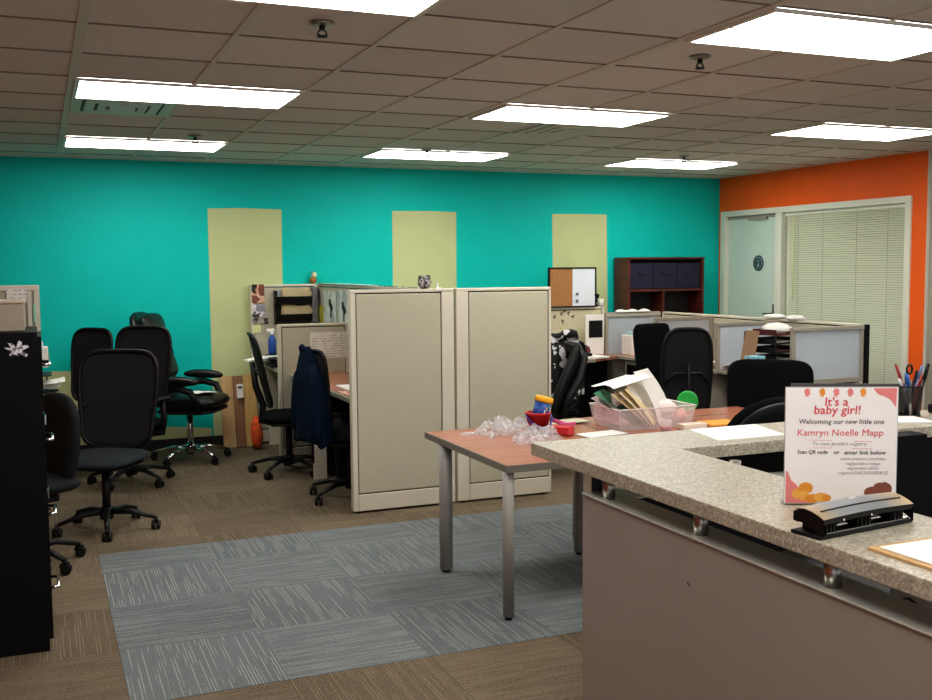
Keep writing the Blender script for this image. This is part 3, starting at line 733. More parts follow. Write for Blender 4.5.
# ================================================================ CENTRE CUBICLE
def partition(name, label, p0, p1, z0, z1, th=.055, base=.0, posts=(True, True), group=None, glaze=None, face=None):
    """upright cubicle panel between floor points p0 and p1"""
    p0, p1 = Vector((*p0, 0)), Vector((*p1, 0)); d = p1-p0; L = d.length; a = math.atan2(d.y, d.x)
    t = thing(name, label, 'partition', (p0.x, p0.y, 0), a, group)
    pw = .03
    MB().b2((0, -th/2, z1-.02), (L, th/2, z1), bev=.004).build('top_rail', M_TRIM, t)
    if posts[0]: MB().b2((0, -th/2, z0), (pw, th/2, z1-.02), bev=.003).build('end_post', M_TRIM, t)
    if posts[1]: MB().b2((L-pw, -th/2, z0), (L, th/2, z1-.02), bev=.003).build('end_post', M_TRIM, t)
    MB().b2((pw, -th/2+.010, z0+.13), (L-pw, th/2-.010, z1-.024)).build('core', M_GAP, t)
    MB().b2((pw+.006, -th/2+.002, z0+.145), (L-pw-.006, th/2-.002, z1-.03), bev=.006).build('fabric_panel', face or M_PART, t)
    MB().b2((pw, -th/2, z0+.02), (L-pw, th/2, z0+.135), bev=.004).build('kick_plate', M_TRIM, t)
    return t
# two tall front panels (each: fabric + wide side stile as in the photograph)
YP = 6.56
def tall(name, label, xa, xb, s0, s1):
    t = thing(name, label, 'partition', (xa, YP, 0), 0)
    L = xb-xa
    MB().b2((0, -.03, 1.49), (L, .03, 1.512), bev=.004).build('top_rail', M_TRIM, t)
    MB().b2((0, -.03, .015), (s0, .03, 1.489), bev=.003).build('side_stile', M_TRIM, t)
    MB().b2((L-s1, -.03, .015), (L, .03, 1.489), bev=.003).build('side_stile', M_TRIM, t)
    MB().b2((s0, -.018, .02), (L-s1, .018, 1.489)).build('core', M_GAP, t)
    MB().b2((s0+.006, -.0285, .135), (L-s1-.006, .028, 1.483), bev=.007).build('fabric_panel', M_PART, t)
    MB().b2((s0+.001, -.032, .015), (L-s1-.001, .03, .128), bev=.004).build('kick_plate', M_TRIM, t)
    MB().cyl((.05, 0, 0), (.05, 0, .016), .012).cyl((L-.05, 0, 0), (L-.05, 0, .016), .012).build('leveling_foot', M_BLACK, t)
tall('tall_partition', 'tall beige fabric partition, the half with the small grey plush on top', 1.907, 2.648, .035, .09)
tall('tall_partition', 'tall beige fabric partition half directly behind the cherry table', 2.667, 3.405, .09, .018)
# spine running back from the front panels
XS = 2.50
partition('cubicle_partition', 'beige partition running back from the tall front pair towards the teal wall', (XS, 6.60), (XS, 9.60), 0, 1.512)
partition('cubicle_partition', 'beige partition against the teal wall with photos and file pockets on it', (1.83, 9.605), (2.47, 9.605), 0, 1.512, th=.05)
partition('cubicle_partition', 'low beige divider carrying a white form, between two centre desks', (1.845, 8.52), (2.465, 8.52), 0, 1.19, th=.045)
# desk along the spine
t = thing('cubicle_desk', 'cherry topped cubicle desk with grey edge running behind the tall partition', 'desk')
MB().b2((1.955, 6.62, .735), (2.455, 8.49, .765)).build('desk_top', M_DESK, t)
MB().b2((1.935, 6.62, .732), (1.955, 8.49, .767), bev=.005).build('edge_band', M_TRIMD, t)
MB().b2((1.96, 7.76, .02), (2.05, 7.79, .733)).build('support_panel', M_TRIM, t)
MB().b2((1.95, 7.755, 0), (2.05, 7.795, .12)).build('kick_plate', M_TRIM, t)
t = thing('cubicle_desk', 'small cherry desk end beyond the low divider, holding the blue bottle', 'desk')
MB().b2((1.955, 8.55, .735), (2.455, 9.57, .765)).build('desk_top', M_DESK, t)
MB().b2((1.935, 8.55, .732), (1.955, 9.57, .767), bev=.005).build('edge_band', M_TRIMD, t)
MB().b2((1.96, 9.50, 0), (2.44, 9.52, .735)).build('support_panel', M_TRIM, t)
t = thing('pedestal_cabinet', 'black drawer pedestal under the centre cubicle desk', 'cabinet')
MB().b2((2.15, 7.9, .02), (2.44, 8.45, .70), bev=.004).build('body', M_BLKCAB, t)
for k in range(2):
    d = MB().b2((2.135, 7.92, .05+k*.32), (2.15, 8.43, .05+k*.32+.3), bev=.003).build('drawer', M_BLACK, t)
    MB().b2((2.125, 8.1, .27+k*.32), (2.136, 8.3, .285+k*.32)).build('drawer_handle', M_STEEL, d)
t = thing('pedestal_cabinet', 'slim black cabinet under the desk beside the jacket chair', 'cabinet')
MB().b2((2.34, 6.64, .02), (2.45, 7.6, .70), bev=.004).build('body', M_BLKCAB, t)
MB().b2((2.325, 6.66, .05), (2.34, 7.58, .67), bev=.003).build('drawer', M_BLACK, t)
t = thing('waste_bin', 'black waste bin under the desk beside the jacket chair', 'bin', (2.19, 7.55, 0))
MB().lathe([(0, .004), (.11, .004), (.115, .0), (.15, .55), (.143, .55), (.108, .012), (0, .012)], n=28).build('bin_body', M_BLKCAB, t)
MB().lathe([(.15, .54), (.156, .54), (.156, .56), (.14, .56)], n=28).build('rim', M_BLACK, t)
t = thing('pedestal_cabinet', 'black low pedestal seen between the side-on chair and the jacket chair', 'cabinet')
MB().b2((2.108, 7.83, 0), (2.13, 8.46, .70)).build('body', M_BLKCAB, t)
MB().b2((2.098, 7.9, .06), (2.107, 8.44, .66), bev=.002).build('drawer', M_BLACK, t)
# form on the low divider
yq = 8.52-.0245
def pin(a, b_, c, d, Y, name, m, label, cat='paper', th=.003, group=None):
    q0, q1 = aty(a, b_, Y), aty(c, d, Y)
    return one(MB().b2((q0.x, Y-th, q1.z), (q1.x, Y, q0.z)), name, m, label, cat, group)
pin(309.5, 332.5, 348.5, 357, yq, 'paper_form', paperlines('form_sheet', '#e4e2d8', '#77767a', .022), 'large white printed form pinned on the low divider')
# items on the back partition
yb = 9.605-.028
pin(251.5, 284.5, 264.5, 303, yb, 'pinned_photo', patchmat('photo_warm', ['#2a2624', '#c98b6a', '#d9b49a', '#7b4a3a'], 11), 'warm toned photo pinned at the top of the wall partition', 'photo')
pin(252, 304.5, 265, 317, yb, 'pinned_photo', patchmat('photo_grey', ['#3c3d48', '#d4d2d6', '#8d8b95'], 13), 'grey photo pinned below the warm toned one', 'photo')
pin(252, 318.5, 268.5, 324, yb, 'name_strip', patchmat('strip_dark', ['#2c2b2a', '#6c655c', '#a59c8e'], 22), 'dark strip pinned under the grey photo', 'paper')
pin(252.5, 325, 261, 333, yb, 'sticky_note', mat('sticky_yellow', '#d8d9a0', .8), 'pale yellow sticky note under the pinned photos', 'note')
t = thing('file_pocket', 'black mesh wall file holder hanging on the partition by the teal wall', 'file holder')
qa, qb = aty(275, 291, 9.5), aty(311, 324, 9.5)
MB().b2((qa.x, yb-.012, qb.z), (qb.x, yb-.004, qa.z)).build('back_plate', M_BLACK, t)
for k, zf in enumerate((.52, .0)):
    z0 = qb.z+zf*(qa.z-qb.z)
    MB().poly([(qa.x, yb-.012, z0+.005), (qb.x, yb-.012, z0+.005), (qb.x, yb-.10, z0+.03), (qa.x, yb-.10, z0+.03)], (0, 0, .004)).poly([(qa.x, yb-.10, z0+.03), (qb.x, yb-.10, z0+.03), (qb.x, yb-.12, z0+.10), (qa.x, yb-.12, z0+.10)], (0, .004, 0)).build('pocket', M_BLACK, t)
    for s_ in (0, 1):
        xx = (qa.x, qb.x)[s_]
        MB().poly([(xx, yb-.012, z0), (xx, yb-.10, z0+.03), (xx, yb-.12, z0+.10), (xx, yb-.012, z0+.17)], (.004, 0, 0)).build('side_plate', M_BLACK, t)
for k, (zf, m, l) in enumerate([(.60, M_CREAM, 'bulging manila folder in the upper wall pocket'), (.10, M_CREAM, 'bulging manila folder in the lower wall pocket')]):
    z0 = qb.z+zf*(qa.z-qb.z)
    mb = MB()
    for j in range(5):
        mb.sheet(lambda u, v, j=j: Vector((qa.x+.06+(qb.x-qa.x-.07)*u+.006*j, yb-.03-.012*j-.035*v, z0+.045+.105*v-.01*j+.006*math.sin(u*7+j))), 8, 3)
    one(mb, 'manila_folder', m, l, 'folder')
one(MB().sheet(lambda u, v: Vector((qa.x+.03+(qb.x-qa.x-.1)*u, yb-.02-.03*v, qa.z-.08+.085*v)), 6, 2), 'paper_sheaf', mat('pale_blue_paper', '#b9cbd3', .8), 'pale bluish papers sticking out of the top of the wall pocket', 'paper')
# spine face: two hanging white calendar sheets, clips, yellow strip, grey binder
def spx(px, py): return atx(px, py, XS-.032)
for (a, c, l) in [(323, 336, 'large white planner sheet hanging on the side partition, farther one'), (337.5, 349.5, 'large white planner sheet hanging on the side partition, next to the tall panel')]:
    q0, q1 = spx(a, 290), spx(c, 290); zt = spx(a, 288).z; zb = spx(c, 324).z
    one(MB().b2((XS-.034, q1.y, zb), (XS-.030, q0.y, zt-.02)), 'planner_sheet', patchmat('planner_'+str(a), ['#aebcb6', '#ccd4cd', '#dbe0da'], 9), l, 'paper')
for px, py, l in [(331.5, 306, 'black scissors hanging on the farther planner sheet'), (344.5, 309, 'black clip hanging on the nearer planner sheet')]:
    q = spx(px, py)
    mb = MB().box((XS-.04, q.y, q.z), (.008, .10, .05), rot=(.6, 0, 0), bev=.003).box((XS-.04, q.y+.03, q.z+.03), (.008, .04, .06), bev=.003).box((XS-.04, q.y, q.z-.06), (.006, .012, .10))
    one(mb, 'hanging_clip', M_BLACK, l, 'clip')
q0, q1 = spx(320, 305), spx(324, 323)
one(MB().b2((XS-.042, q1.y, q1.z), (XS-.031, q0.y, q0.z)), 'yellow_ruler', mat('olive_yellow', '#b9b23c', .6), 'yellow green strip standing beside the hanging planner sheets', 'ruler')
q0, q1 = aty(312.5, 287, 9.45), aty(319.5, 323, 9.45)
one(MB().b2((q0.x, 9.45, q1.z), (q1.x-.005, 9.578, q0.z), bev=.01), 'grey_binder', mat('grey_board', '#77767a', .6), 'tall grey binder standing in the far corner of the centre cubicle', 'binder')
# figurine and plush on top
q = aty(313.5, 286, 9.58)
t = thing('figurine', 'small coloured figurine on top of the far partition corner', 'figurine', (q.x, 9.59, 1.512))
MB().ball((0, 0, .035), .035, sq=(1, .8, 1)).build('body', mat('figurine_brown', '#a06a30', .6, var=.3, scale=30), t)
MB().ball((0.01, 0, .085), .027).build('head', mat('figurine_cream', '#d9d0a8', .6), t)
MB().ball((-.01, 0, .118), .02, sq=(1.1, 1, .5)).build('hat', mat('figurine_teal', '#3fb3b0', .6), t)
t = thing('plush_toy', 'fuzzy grey plush ball sitting on the tall partition', 'plush toy', (2.445, YP, 1.512))
MB().ball((0, 0, .042), .045, 20, 14, bumpy=.25).build('body', patchmat('grey_fuzz', ['#3a3638', '#8b8684', '#b9b4b0'], 55), t)
MB().ball((-.03, 0, .075), .016, bumpy=.2).ball((.028, 0, .078), .016, bumpy=.2).build('ear', mat('plush_dark', '#57514f', .9), t)
one(MB().box((2.535, YP-.01, 1.532), (.012, .02, .04), bev=.003).box((2.535, YP-.03, 1.508), (.045, .012, .02), bev=.003), 'binder_clip', M_WHITE, 'small white clip on top of the tall partition', 'clip')
mb = MB()
for k in range(12): mb.box((XS+random.uniform(-.008, .008), 6.9+k*.14, 1.5145), (.03, random.uniform(.02, .07), .004))
one(mb, 'punched_strip', M_INK, 'row of dark marks lying along the side partition top', 'strip')
one(MB().box((XS, 8.7, 1.517), (.09, 1.6, .008), bev=.002), 'top_shelf_strip', mat('pale_aqua', '#a9d8cf', .5), 'pale aqua strip lying along the side partition top', 'strip')
# desk stuff: blue spray bottle, papers, pink sheet, cable
q = atz(271.5, 356, .765)
t = thing('spray_bottle', 'blue bottle with white nozzle on the far centre desk', 'bottle', (1.99, 9.42, .868))
MB().lathe([(0, 0), (.035, 0), (.037, .02), (.037, .13), (.02, .165), (.013, .18), (0, .18)], n=20).build('body', M_BLUE, t)
MB().lathe([(0, .18), (.018, .18), (.018, .205), (0, .21)], n=14).box((-.012, 0, .222), (.07, .02, .028), bev=.006).build('nozzle', M_WHITE, t)
for k, l in enumerate(['white papers sticking off the far centre desk, topmost', 'white papers sticking off the far centre desk, middle sheaf', 'white papers sticking off the far centre desk, lowest']):
    one(MB().sheet(lambda u, v, k=k: Vector((1.71+.03*k+.27*u, 9.12+.22*v+.04*k, .865-.026*k-.03*(1-u)**2+.008*math.sin(v*6+k))), 6, 6), 'paper_sheaf', M_WHITE, l, 'paper', None)
one(MB().box((2.03, 9.25, .784), (.24, .28, .036), bev=.006).box((2.05, 9.38, .832), (.22, .2, .060), rot=(0, 0, .1), bev=.006), 'black_folder', M_BLACK, 'black folders stacked under the loose papers on the far centre desk', 'folder')
one(MB().box((2.11, 9.05, .80), (.07, .06, .06), rot=(0, 0, .4), bev=.02).box((2.05, 8.99, .785), (.09, .05, .03), rot=(.1, 0, 1.), bev=.01), 'crumpled_tissue', patchmat('tissue_mix', ['#3b3f66', '#d7d5dc', '#8a8794', '#1d1c22'], 30), 'crumpled dark and white wrapper beside the blue bottle', 'wrapper')
q0, q1 = atz(329, 377, .767), atz(350, 381, .767)
one(MB().box((2.17, 7.28, .772), (.24, .33, .010), bev=.001), 'paper_pad', M_WHITE, 'white paper pad on the centre desk near the cable', 'paper')
one(MB().box((2.07, 6.92, .7675), (.21, .36, .003)), 'printed_sheet', patchmat('pinkish_print', ['#c8876f', '#e4b9a6', '#ead9cd', '#b7503c'], 16), 'pink and red printed sheet at the edge of the centre desk', 'paper')
one(MB().tube([(2.40, 7.2, .78), (2.38, 7.18, .90), (2.33, 7.14, .97), (2.28, 7.1, .93), (2.27, 7.08, .83), (2.22, 7.1, .782), (2.12, 7.2, .785)], .004, 8), 'black_cable', M_BLACK, 'thin black cable looping above the white pad on the centre desk', 'cable')

# ================================================================ RIGHT CUBICLES
DX = 5.47; SX = 6.18; DH = 1.158
def divider(label, y, body=.6, xa=DX, xb=SX-.03, z0=.70, gname='frosted_divider'):
    t = thing(gname, label, 'divider', (xa, y, 0), 0)
    L = xb-xa
    w = .035
    MB().b2((0, -.016, z0), (w, .016, DH-.03), bev=.003).build('frame_post', M_TRIMD, t)
    MB().b2((L-w, -.016, z0), (L, .016, DH-.03), bev=.003).build('frame_post', M_TRIMD, t)
    MB().b2((0, -.02, DH-.03), (L, .02, DH), bev=.003).build('top_rail', M_TRIMD, t)
    MB().b2((w, -.016, z0), (L-w, .016, z0+.04), bev=.003).build('bottom_rail', M_TRIMD, t)
    MB().b2((w, -.005, z0+.04), (L-w, .005, DH-.03)).build('frosted_pane', M_FROST, t)
    return t
divider('frosted divider farthest back, nearest the bulletin board', 9.27)
divider('frosted divider directly behind the two black chair backs', 8.35)
divider('frosted divider left of the black letter trays, light blue box in front', 7.37)
divider('nearest frosted divider, with bluish glow, in front of the blinds', 6.40, xb=SX+.02)
partition('cubicle_partition', 'low beige spine partition at the rear of the right-hand cubicle desks', (SX, 6.43), (SX, 9.24), 0, 1.17, th=.05)
partition('cubicle_partition', 'low beige partition below the bulletin board', (4.25, 9.36), (5.50, 9.36), 0, 1.235, th=.05, face=mat('light_fabric', '#c9c4a4', .9, var=.04, scale=60))
# side shelf / return towards the hutch
t = thing('storage_cabinet', 'grey storage cabinet against the teal wall below the dark wood hutch', 'cabinet')
MB().b2((5.56, 9.36, .0), (7.02, 9.62, .74), bev=.004).build('body', M_TRIMD, t)
MB().b2((5.54, 9.33, .74), (7.05, 9.63, .765), bev=.004).build('desk_top', M_DESK, t)
for k in range(2): MB().b2((5.6+k*.72, 9.35, .05), (6.28+k*.72, 9.36, .70)).build('door', M_TRIM, t)
t = thing('top_shelf', 'grey shelf ledge behind the farthest frosted divider with white papers on it', 'shelf')
MB().b2((5.50, 9.292, 1.15), (6.17, 9.332, 1.172), bev=.003).build('board', M_TRIMD, t)
MB().b2((5.51, 9.295, .70), (5.53, 9.325, 1.15)).b2((6.14, 9.295, .70), (6.16, 9.325, 1.15)).build('bracket', M_TRIMD, t)
mb = MB()
one(MB().sheet(lambda u, v: Vector((5.62+.42*u, 9.27+.062*v, 1.176+.02*abs(math.sin(u*9))*v+.008*v)), 10, 4), 'loose_sheet', M_WHITE, 'crumpled white papers on the ledge before the dark wood hutch', 'paper')
# desk runs
t = thing('cubicle_desk', 'long cherry desk with frosted dividers on it, along the low spine', 'desk')
MB().b2((DX+.015, 6.425, .715), (SX-.035, 9.255, .742)).build('desk_top', M_DESK, t)
MB().b2((DX-.005, 6.425, .712), (DX+.015, 9.255, .744), bev=.004).build('edge_band', M_TRIMD, t)
for y in (7.6, 8.0, 9.2): MB().b2((DX+.06, y-.012, 0), (SX-.04, y+.012, .712)).build('support_panel', M_TRIM, t)
t = thing('cubicle_desk', 'cherry corner desk in front of the bulletin board partition', 'desk')
MB().poly([(4.28, 9.325, .715), (4.28, 8.75, .715), (5.05, 8.75, .715), (5.44, 8.98, .715), (5.44, 9.325, .715)], (0, 0, .027)).build('desk_top', M_DESK, t)
MB().b2((4.28, 8.735, .712), (5.05, 8.75, .744)).build('edge_band', M_TRIMD, t)
MB().b2((4.30, 8.78, 0), (4.32, 9.3, .712)).build('support_panel', M_TRIM, t)
MB().b2((4.34, 9.1, .1), (5.4, 9.12, .71)).build('under_desk_shade', M_BLKCAB, t)  # black sheet put in for the shade below the desk
t = thing('pedestal_cabinet', 'grey edged black pedestal under the desk left of the black chair backs', 'cabinet')
MB().b2((5.52, 8.2, .02), (6.1, 8.95, .69), bev=.004).build('body', M_TRIMD, t)
MB().b2((5.505, 8.24, .06), (5.52, 8.60, .66), bev=.003).b2((5.505, 8.64, .06), (5.52, 8.9, .66), bev=.003).build('drawer', M_BLKCAB, t)
t = thing('pedestal_cabinet', 'dark pedestal under the desk behind the wide chair back', 'cabinet')
MB().b2((5.52, 6.44, .02), (6.1, 7.1, .69), bev=.004).build('body', M_BLKCAB, t)
MB().b2((5.505, 6.48, .06), (5.52, 7.07, .66), bev=.003).build('drawer', M_BLACK, t)
t = thing('pedestal_cabinet', 'dark pedestal under the corner desk by the patterned coat', 'cabinet')
MB().b2((4.36, 8.8, .02), (4.9, 9.08, .69), bev=.004).build('body', M_BLKCAB, t)
MB().b2((4.38, 8.785, .06), (4.88, 8.8, .66), bev=.003).build('drawer', M_BLACK, t)
# bulletin board standing on the partition
t = thing('bulletin_board', 'half cork half white bulletin board standing on the partition', 'bulletin board')
Y = 9.33
q0, q1 = aty(548, 267.5, Y), aty(595.5, 307.5, Y)
xa, xb, za, zb = q0.x, q1.x, q1.z, q0.z; xm = aty(572, 280, Y).x
za = 1.236
MB().b2((xa+.01, Y-.012, za+.01), (xm, Y+.004, zb-.01)).build('cork_panel', mat('cork', '#a8794a', .9, var=.18, scale=80), t)
MB().b2((xm, Y-.012, za+.01), (xb-.01, Y+.004, zb-.01)).build('white_panel', mat('whiteboard', '#dfe6ec', .25), t)
mb = MB()
for a, b_ in (((xa, za), (xb, za+.014)), ((xa, zb-.014), (xb, zb)), ((xa, za+.014), (xa+.014, zb-.014)), ((xb-.014, za+.014), (xb, zb-.014))):
    mb.b2((a[0], Y-.02, a[1]), (b_[0], Y+.008, b_[1]))
mb.build('frame', M_BLACK, t)
for py in (294, 301):
    q = aty(577, py, Y-.012); mb = MB().lathe([(0, 0), (.016, 0), (.016, .008), (0, .008)], n=16)
    for v in mb.bm.verts: v.co = Vector((q.x+v.co.x, Y-.012-v.co.z, q.z+v.co.y))
    tag(mb.build('round_magnet', mat('magnet_grey', '#6d7a80', .4)), 'small grey round magnet on the white half of the bulletin board', 'magnet', 'magnets on the bulletin board')
# swirl of small decals on the light partition
Yd = 9.36-.0262
for px, py in [(555, 317), (561, 314), (564, 311), (568, 313), (573, 317), (563, 321)]:
    q = aty(px, py, Yd); mb = MB()
    a = px*1.7; K = [(0, .006), (.35, .026), (.9, .026), (1.57, .008), (2.24, .026), (2.8, .026), (3.14, .006), (4.0, .018), (4.71, .006), (5.4, .018)]
    mb.poly([(q.x+r_*math.cos(a+b_), Yd, q.z+r_*math.sin(a+b_)) for b_, r_ in K])
    one(mb, 'butterfly_decal', M_INK, 'tiny dark butterfly decal on the partition under the bulletin board', 'decal', 'butterfly decals on the partition')
# desk lamp + white cup on partition top, picture frame, phone, papers
t = thing('desk_lamp', 'small black clip lamp beside the bulletin board', 'lamp', (5.39, 9.36, 1.236))
MB().box((0, 0, .012), (.06, .06, .022), bev=.005).build('clamp', M_BLACK, t)
MB().tube([(0, 0, .02), (.04, 0, .06), (-.02, 0, .13)], .009, 8).build('arm', M_BLACK, t)
MB().cyl((-.07, -.01, .155), (.03, -.02, .10), .02, .034).build('lamp_shade', M_BLACK, t)
one(MB().lathe([(0, 0), (.03, 0), (.036, .08), (.03, .08), (.026, .006), (0, .006)], (5.465, 9.36, 1.236)), 'paper_cup', M_WHITE, 'white cup on the partition next to the clip lamp', 'cup')
t = thing('tablet_frame', 'white framed dark picture on the corner desk below the lamp', 'picture frame')
q0, q1 = aty(586, 315, 9.2), aty(604, 341, 9.2)
MB().b2((q0.x, 9.2, .744), (q1.x, 9.22, q0.z), bev=.003).build('frame', M_WHITE, t)
MB().b2((q0.x+.035, 9.196, q1.z+.04), (q1.x-.02, 9.2, q0.z-.06)).build('screen', M_BLACK, t)
t = thing('desk_phone', 'black desk telephone on the corner desk papers', 'telephone', (4.98, 8.95, .762), .3)
MB().box((0, 0, .025), (.20, .19, .04), rot=(.18, 0, 0), bev=.01).build('body', M_BLACK, t)
MB().tube([(-.075, .08, .06), (-.075, .05, .085), (-.075, -.05, .07), (-.075, -.085, .045)], [.022, .015, .015, .022], 8).build('handset', M_BLACK, t)
for k, (x, y, r, l) in enumerate([(5.12, 8.93, .2, 'white paper stack at the edge of the corner desk'), (4.98, 8.95, -.3, 'white paper stack under the black telephone')]):
    one(MB().box((x, y, .752+0*k), (.22, .28, .018 if k == 0 else .017), rot=(0, 0, r)), 'paper_stack', M_WHITE, l, 'paper')
one(MB().ball((5.15, 9.12, .80), .05, bumpy=.4), 'wrapped_candy', patchmat('red_black', ['#121212', '#a0303a', '#2a2022'], 25), 'dark and red bundle beside the picture frame', 'bundle')
one(MB().lathe([(0, 0), (.12, 0), (.10, .12), (.05, .22), (0, .26)], (4.40, 9.1, .743), 24), 'white_lamp', mat('lamp_white', '#dfe0dd', .5), 'rounded white lamp shade half hidden by the tall partition', 'lamp')
# white box in front of farthest divider
t = thing('desk_organizer', 'white box on the cherry desk in front of the farthest frosted divider', 'organizer')
q0, q1 = aty(629, 333, 9.0), aty(650, 350, 9.0)
MB().b2((q0.x, 8.95, .743), (q1.x+.1, 9.15, .945), bev=.006).build('box_body', M_WHITE, t)
MB().b2((q0.x+.03, 8.99, .945), (q1.x+.05, 9.1, .98), bev=.006).build('lid', mat('pale_teal', '#a8cfcc', .5), t)
# hutch
t = thing('wooden_hutch', 'dark reddish wood hutch with three fabric bins by the teal wall', 'hutch')
ha, hb_, hy0, hy1, hz0, hz1 = 5.79, 6.76, 9.335, 9.62, .766, 1.730
th = .025
MB().b2((ha, hy0, hz0), (ha+th, hy1, hz1)).build('side_panel', M_DKWOOD, t)
MB().b2((hb_-th, hy0, hz0), (hb_, hy1, hz1)).build('side_panel', M_DKWOOD, t)
MB().b2((ha-.006, hy0-.008, hz1), (hb_+.006, hy1, hz1+.022), bev=.003).build('top', M_DKWOOD, t)
MB().b2((ha+th, hy0+.01, 1.385), (hb_-th, hy1-.02, 1.41)).build('shelf', M_DKWOOD, t)
MB().b2((ha+th, hy0+.01, hz0+.02), (hb_-th, hy1-.02, hz0+.045)).build('shelf', M_DKWOOD, t)
MB().b2((6.24, hy0+.02, hz0+.045), (6.26, hy1-.02, 1.385)).build('divider', M_DKWOOD, t)
MB().b2((ha+th, hy1-.02, hz0), (hb_-th, hy1-.01, hz1)).build('back_panel', mat('hutch_back', '#1c1616', .7), t)
M_BIN = mat('slate_fabric', '#2b2c3c', .9, var=.08, scale=50, spec=.1)
bw = (hb_-ha-2*th-.03)/3
for k, l in enumerate(['slate fabric bin in the hutch, on the orange wall side', 'slate fabric bin in the middle of the hutch shelf', 'slate fabric bin in the hutch, on the bulletin board side'][::-1]):
    bt = thing('fabric_bin', l, 'bin', (ha+th+.008+k*(bw+.007), hy0+.03, 1.411))
    MB().b2((0, 0, 0), (bw, .26, .28), bev=.008).build('bin_body', M_BIN, bt)
    MB().tube([(bw*.32, -.002, .20), (bw*.42, -.02, .17), (bw*.58, -.02, .17), (bw*.68, -.002, .20)], .006, 8).build('handle', mat('bin_handle', '#23242f', .8), bt)
# letter trays etc. between divider 3 and 4
t = thing('letter_trays', 'black stacked letter trays full of papers, between two frosted dividers', 'letter trays', (5.80, 6.98, .744), .25)
for k in range(5):
    z = .02+.075*k
    mb = MB().b2((-.16, -.12, z), (.16, .12, z+.004)).b2((-.16, -.12, z), (-.156, .12, z+.05)).b2((.156, -.12, z), (.16, .12, z+.05)).b2((-.16, .116, z), (.16, .12, z+.05)).b2((-.16, -.12, z), (.16, -.116, z+.018))
    mb.build('tray', M_BLACK if k < 4 else mat('maroon_plastic', '#5a1f24', .4), t)
mb = MB()
for sx_ in (-.155, .155):
    for sy_ in (-.11, .11): mb.cyl((sx_, sy_, 0), (sx_, sy_, .35), .006, n=8)
mb.build('tray_posts', M_BLACK, t)
for k in range(4):
    o = one(MB().box((0, 0, 0), (.27, .19, .012+.004*(k % 2)), bev=.001), 'tray_papers', [M_WHITE2, M_WHITE, mat('maroon_paper', '#7a3a38', .8), M_WHITE2][k], ['papers in the lowest black letter tray', 'papers in the second black letter tray from the desk', 'reddish folders in the third black letter tray from the desk', 'papers in the fourth black letter tray from the desk'][k], 'paper')
    o.location = (5.80, 6.98, .744+.033+.075*k); o.rotation_euler = (0, 0, .25)
one(MB().ball((5.80, 6.98, 1.112), .12, 20, 12, (1.1, .8, .42), bumpy=.3), 'crumpled_papers', M_WHITE, 'crumpled white papers heaped on the top letter tray', 'paper')
one(MB().box((5.55, 7.02, .925), (.018, .14, .36), rot=(0, .24, .15), bev=.002), 'brown_folder', mat('kraft', '#9a7a5c', .8), 'brown folder leaning against the black letter trays', 'folder')
one(MB().box((5.60, 7.10, .92), (.02, .10, .34), rot=(0, .05, 0), bev=.002), 'blue_binder', mat('dark_blue_binder', '#27345f', .5), 'dark blue binder standing behind the brown folder', 'binder')
t = thing('tissue_box', 'light blue tissue box on the desk before the third frosted divider', 'tissue box', (5.47, 6.84, .744), .2)
MB().box((0, 0, .11), (.12, .12, .10), bev=.004).build('box_body', mat('tissue_blue', '#8fc3d2', .6, var=.25, scale=30), t)
MB().box((0, 0, .03), (.18, .18, .055), bev=.004).build('stand', M_BLACK, t)
one(MB().b2((5.90, 6.62, .744), (6.02, 6.72, .93), bev=.006), 'aqua_box', mat('aqua_box', '#86bcc4', .6), 'aqua box next to the nearest frosted divider', 'box')
for k, (x, y, l) in enumerate([(5.60, 7.62, 'white papers heaped on the desk behind the arched chair'), (5.66, 7.40, 'white papers spread before the third frosted divider')]):
    one(MB().sheet(lambda u, v, x=x, y=y, k=k: Vector((x-.11+.22*u, y-.12+.24*v, .75+.025*(math.sin(u*6+k)*math.cos(v*5)+1)*.8)), 8, 8), 'loose_sheet', M_WHITE2, l, 'paper')
one(MB().sheet(lambda u, v: Vector((5.50+.2*u, 6.52+.14*v, .748+.012*(math.sin(u*6)+1))), 8, 4), 'loose_sheet', M_WHITE2, 'white papers on the desk beside the tissue box', 'paper')
for k, (y, l) in enumerate([(7.45, 'white crumpled papers on top of the low spine, above the letter trays'), (7.18, 'white crumpled papers on the low spine, right behind the nearest frosted divider')]):
    one(MB().ball((SX, y, 1.188), .085, 18, 12, (1, 1.35-.3*k, .28), bumpy=.3), 'crumpled_papers', M_WHITE, l, 'paper')
one(MB().b2((6.222, 6.385, .0), (6.262, 6.415, 1.165), bev=.004), 'black_post', M_BLACK, 'narrow black upright at the outer edge of the nearest frosted divider', 'post')

# ================================================================ CHERRY TABLES
def table(label, xa, xb, ya, yb_, legs):
    t = thing('work_table', label, 'table', (xa, ya, 0))
    Lx, Ly = xb-xa, yb_-ya
    MB().b2((.006, .006, .712), (Lx-.006, Ly-.006, .741)).build('table_top', M_DESK, t)
    mb = MB().b2((0, 0, .706), (Lx, .006, .740)).b2((0, Ly-.006, .706), (Lx, Ly, .740)).b2((0, .006, .706), (.006, Ly-.006, .740)).b2((Lx-.006, .006, .706), (Lx, Ly-.006, .740)).b2((.006, .006, .706), (Lx-.006, Ly-.006, .7119))
    mb.build('edge_band', M_TABED, t)
    for (x, y, r) in legs:
        l = MB().cyl((x-xa, y-ya, .018), (x-xa, y-ya, .706), r, n=28).build('leg', M_TABLEG, t)
        MB().cyl((x-xa, y-ya, 0), (x-xa, y-ya, .018), r*.6, n=16).build('leveling_foot', M_BLACK, l)
